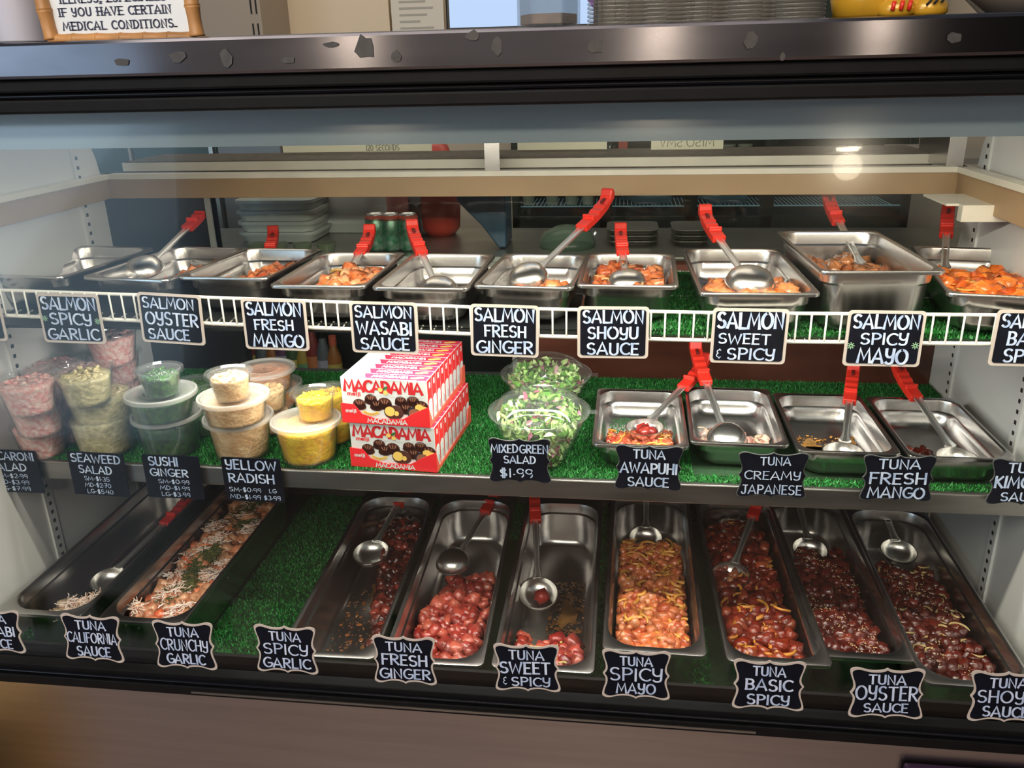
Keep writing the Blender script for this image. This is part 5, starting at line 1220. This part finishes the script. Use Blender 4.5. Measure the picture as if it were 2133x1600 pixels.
tag(MB().box(a.x-.016, a.x+.016, 2.955, 2.995, 1.14, 1.36).build('door_handle_sleeve', canr, bevel=.003), 'dark red sleeve on a cooler door handle', 'handle sleeve')
# things on the counter just behind the top row
for i, (p0_, p1_, lab) in enumerate(((1120, 1240, 'left'), )):
    a, b = at(p0_, 520, Y=2.1), at(p1_, 520, Y=2.1); m = MB(); m.lathe([(.001, 0), ((b.x-a.x)/2, 0), ((b.x-a.x)/2, .01), ((b.x-a.x)*.42, .035), ((b.x-a.x)*.2, .05), (.001, .055)], 20)
    tag(m.build('wrapped_bundle', clear('film', (.75, .85, .78), ior=1.4, rough=.2, body=(.35, .50, .38), bodyfac=.5), loc=((a.x+b.x)/2, 2.14, ZK), smooth=True), 'pale green bundle wrapped in film on the rear counter', 'bundle')
for i, (p0_, p1_, lab) in enumerate(((1262, 1372, 'left'), (1400, 1480, 'right'))):
    for k in range(3):
        a, b = at(p0_, 520, Y=2.12), at(p1_, 520, Y=2.12); z = ZK+.001+k*.014
        lp = [[(x, y+2.2, zz) for x, y, _ in rrect((b.x-a.x)/2*s, .07*s, .025, 0, 5, (a.x+b.x)/2, 0)] for s, zz in ((.85, z), (.95, z+.009), (1, z+.010), (1, z+.012), (.9, z+.012))]
        tag(MB().loft(lp, 0, None, True, True).build('metal_tray', st, smooth='auto'), 'shallow steel tray in the %s pile on the rear counter, %s' % (lab, ['bottom', 'middle', 'top'][k]), 'tray', 'steel trays on the rear counter')
# small wrapped garnish cups just behind the left pans
for i, (px, lab) in enumerate(((500, 'leftmost'), (548, 'second from the left'), (600, 'third from the left'), (652, 'rightmost'))):
    q = at(px, 506, Y=1.95); o = MB().lathe([(.018, 0), (.024, .022), (.0255, .023), (.024, .026), (.001, .027)], 20, 0, None, True).build('garnish_cup', clear('garnish_plastic', (.8, .85, .8), body=(.30, .36, .24), bodyfac=.6, ior=1.5, rough=.1), loc=(q.x, 2.04, ZK), smooth='auto')
    tag(o, 'tiny covered garnish cup behind the salmon pans, %s' % lab, 'garnish cup', 'garnish cups behind the left salmon pans')
# bottles behind the lower rear door
cols = [(.30, .10, .03), (.12, .05, .10), (.05, .08, .04), (.35, .22, .05), (.20, .03, .03), (.10, .10, .12)]
root = MB().box(-1.05, -.2, 1.86, 1.98, .80, .82).box(-1.05, -.2, 1.98, 1.99, .8, 1.09).build('sauce_shelf', pbr('shelf_black', (.025, .025, .028), .35)); tag(root, 'dark shelf of condiments behind the lower rear glass door', 'shelf')
for k in range(13):
    px = 450+k*21; q = at(px, 760, Y=1.9); c_ = cols[k % 6]; h0 = .13+.02*((k*5) % 3); y = 1.885
    o = MB().lathe([(.016, 0), (.018, .003), (.018, h0*.62), (.009, h0*.8), (.008, h0), (.001, h0)], 16, 0, None, True, True).build('condiment_bottle', pbr('cond%d' % (k % 6), c_, .25), loc=(q.x, y, .82), smooth='auto')
    MB().lathe([(.0184, h0*.15), (.0184, h0*.5)], 16).build('label', pbr('condl%d' % (k % 4), [(.45, .32, .08), (.10, .22, .12), (.4, .12, .05), (.3, .25, .35)][k % 4], .5), o, smooth=True)
    MB().lathe([(.0095, h0*.86), (.0095, h0+.004), (.001, h0+.004)], 12, 0, None, True).build('cap', [canr, c_nut, black][k % 3], o, smooth='auto')
    tag(o, 'condiment bottle behind the lower rear glass, number %s of thirteen from the left' % ['one', 'two', 'three', 'four', 'five', 'six', 'seven', 'eight', 'nine', 'ten', 'eleven', 'twelve', 'thirteen'][k], 'condiment bottle', 'condiment bottles behind the rear glass')
# paper slips seen in the gap above the header
def slip(label, p0_, p1_, y0_, y1_, Y, txt=None, mirror=False):
    a, b = at(p0_, y1_, Y=Y), at(p1_, y1_, Y=Y); zt = at(p0_, y0_, Y=Y).z
    root = MB().box(a.x, b.x, Y, Y+.001, a.z, zt).build('paper_slip', pbr('slip_paper', (.70, .68, .50), .7)); tag(root, label, 'paper note')
    if txt:
        m = MB(); letter(m, txt, a.x+(b.x-a.x)*.12, a.z+.006, (b.x-a.x)*.75, (zt-a.z)*.42, .0016, Y-.0006, 0, mirror=mirror); m.build('lettering', pbr('ink_green', (.12, .14, .08), .6), root, recalc=False)
slip('wide cream paper note reading seconds above the beige header', 590, 900, 270, 318, 1.94)
m = MB(); a = at(762, 314, Y=1.935); letter(m, '120 SECONDS', a.x, a.z, at(831, 314, Y=1.935).x-a.x, .012, .0015, 1.9385, 0); tag(m.build('printed_text', pbr('ink_green', (.12, .14, .08), .6), recalc=False), 'printed words on the wide cream note above the header', 'printed text')
slip('pale paper note hanging left of the mirrored note above the header', 1078, 1264, 270, 313, 1.94)
slip('pale paper note with small handwriting above the header at right', 1356, 1506, 270, 312, 1.94, 'MISO_SMV', True)
m = MB().box(at(1940, 340, Y=2.2).x, at(2105, 340, Y=2.2).x, 2.2, 2.6, at(2000, 342, Y=2.2).z, at(2000, 330, Y=2.2).z); tag(m.build('wall_shelf', pbr('shelf_grey', (.30, .28, .24), .5)), 'grey shelf board behind the right end of the header', 'shelf')
# sheet taped inside the glass at the right, printed faintly
# dark box standing on the floor in front of the case at the lower right
q = at(1885, 1595, Y=.94); m = MB().box(q.x, q.x+.3, .936, .948, 0, q.z); tag(m.build('dark_box', pbr('dark_box', (.03, .01, .04), .5), bevel=.004), 'dark purple box edge in front of the steel panel at lower right', 'box')
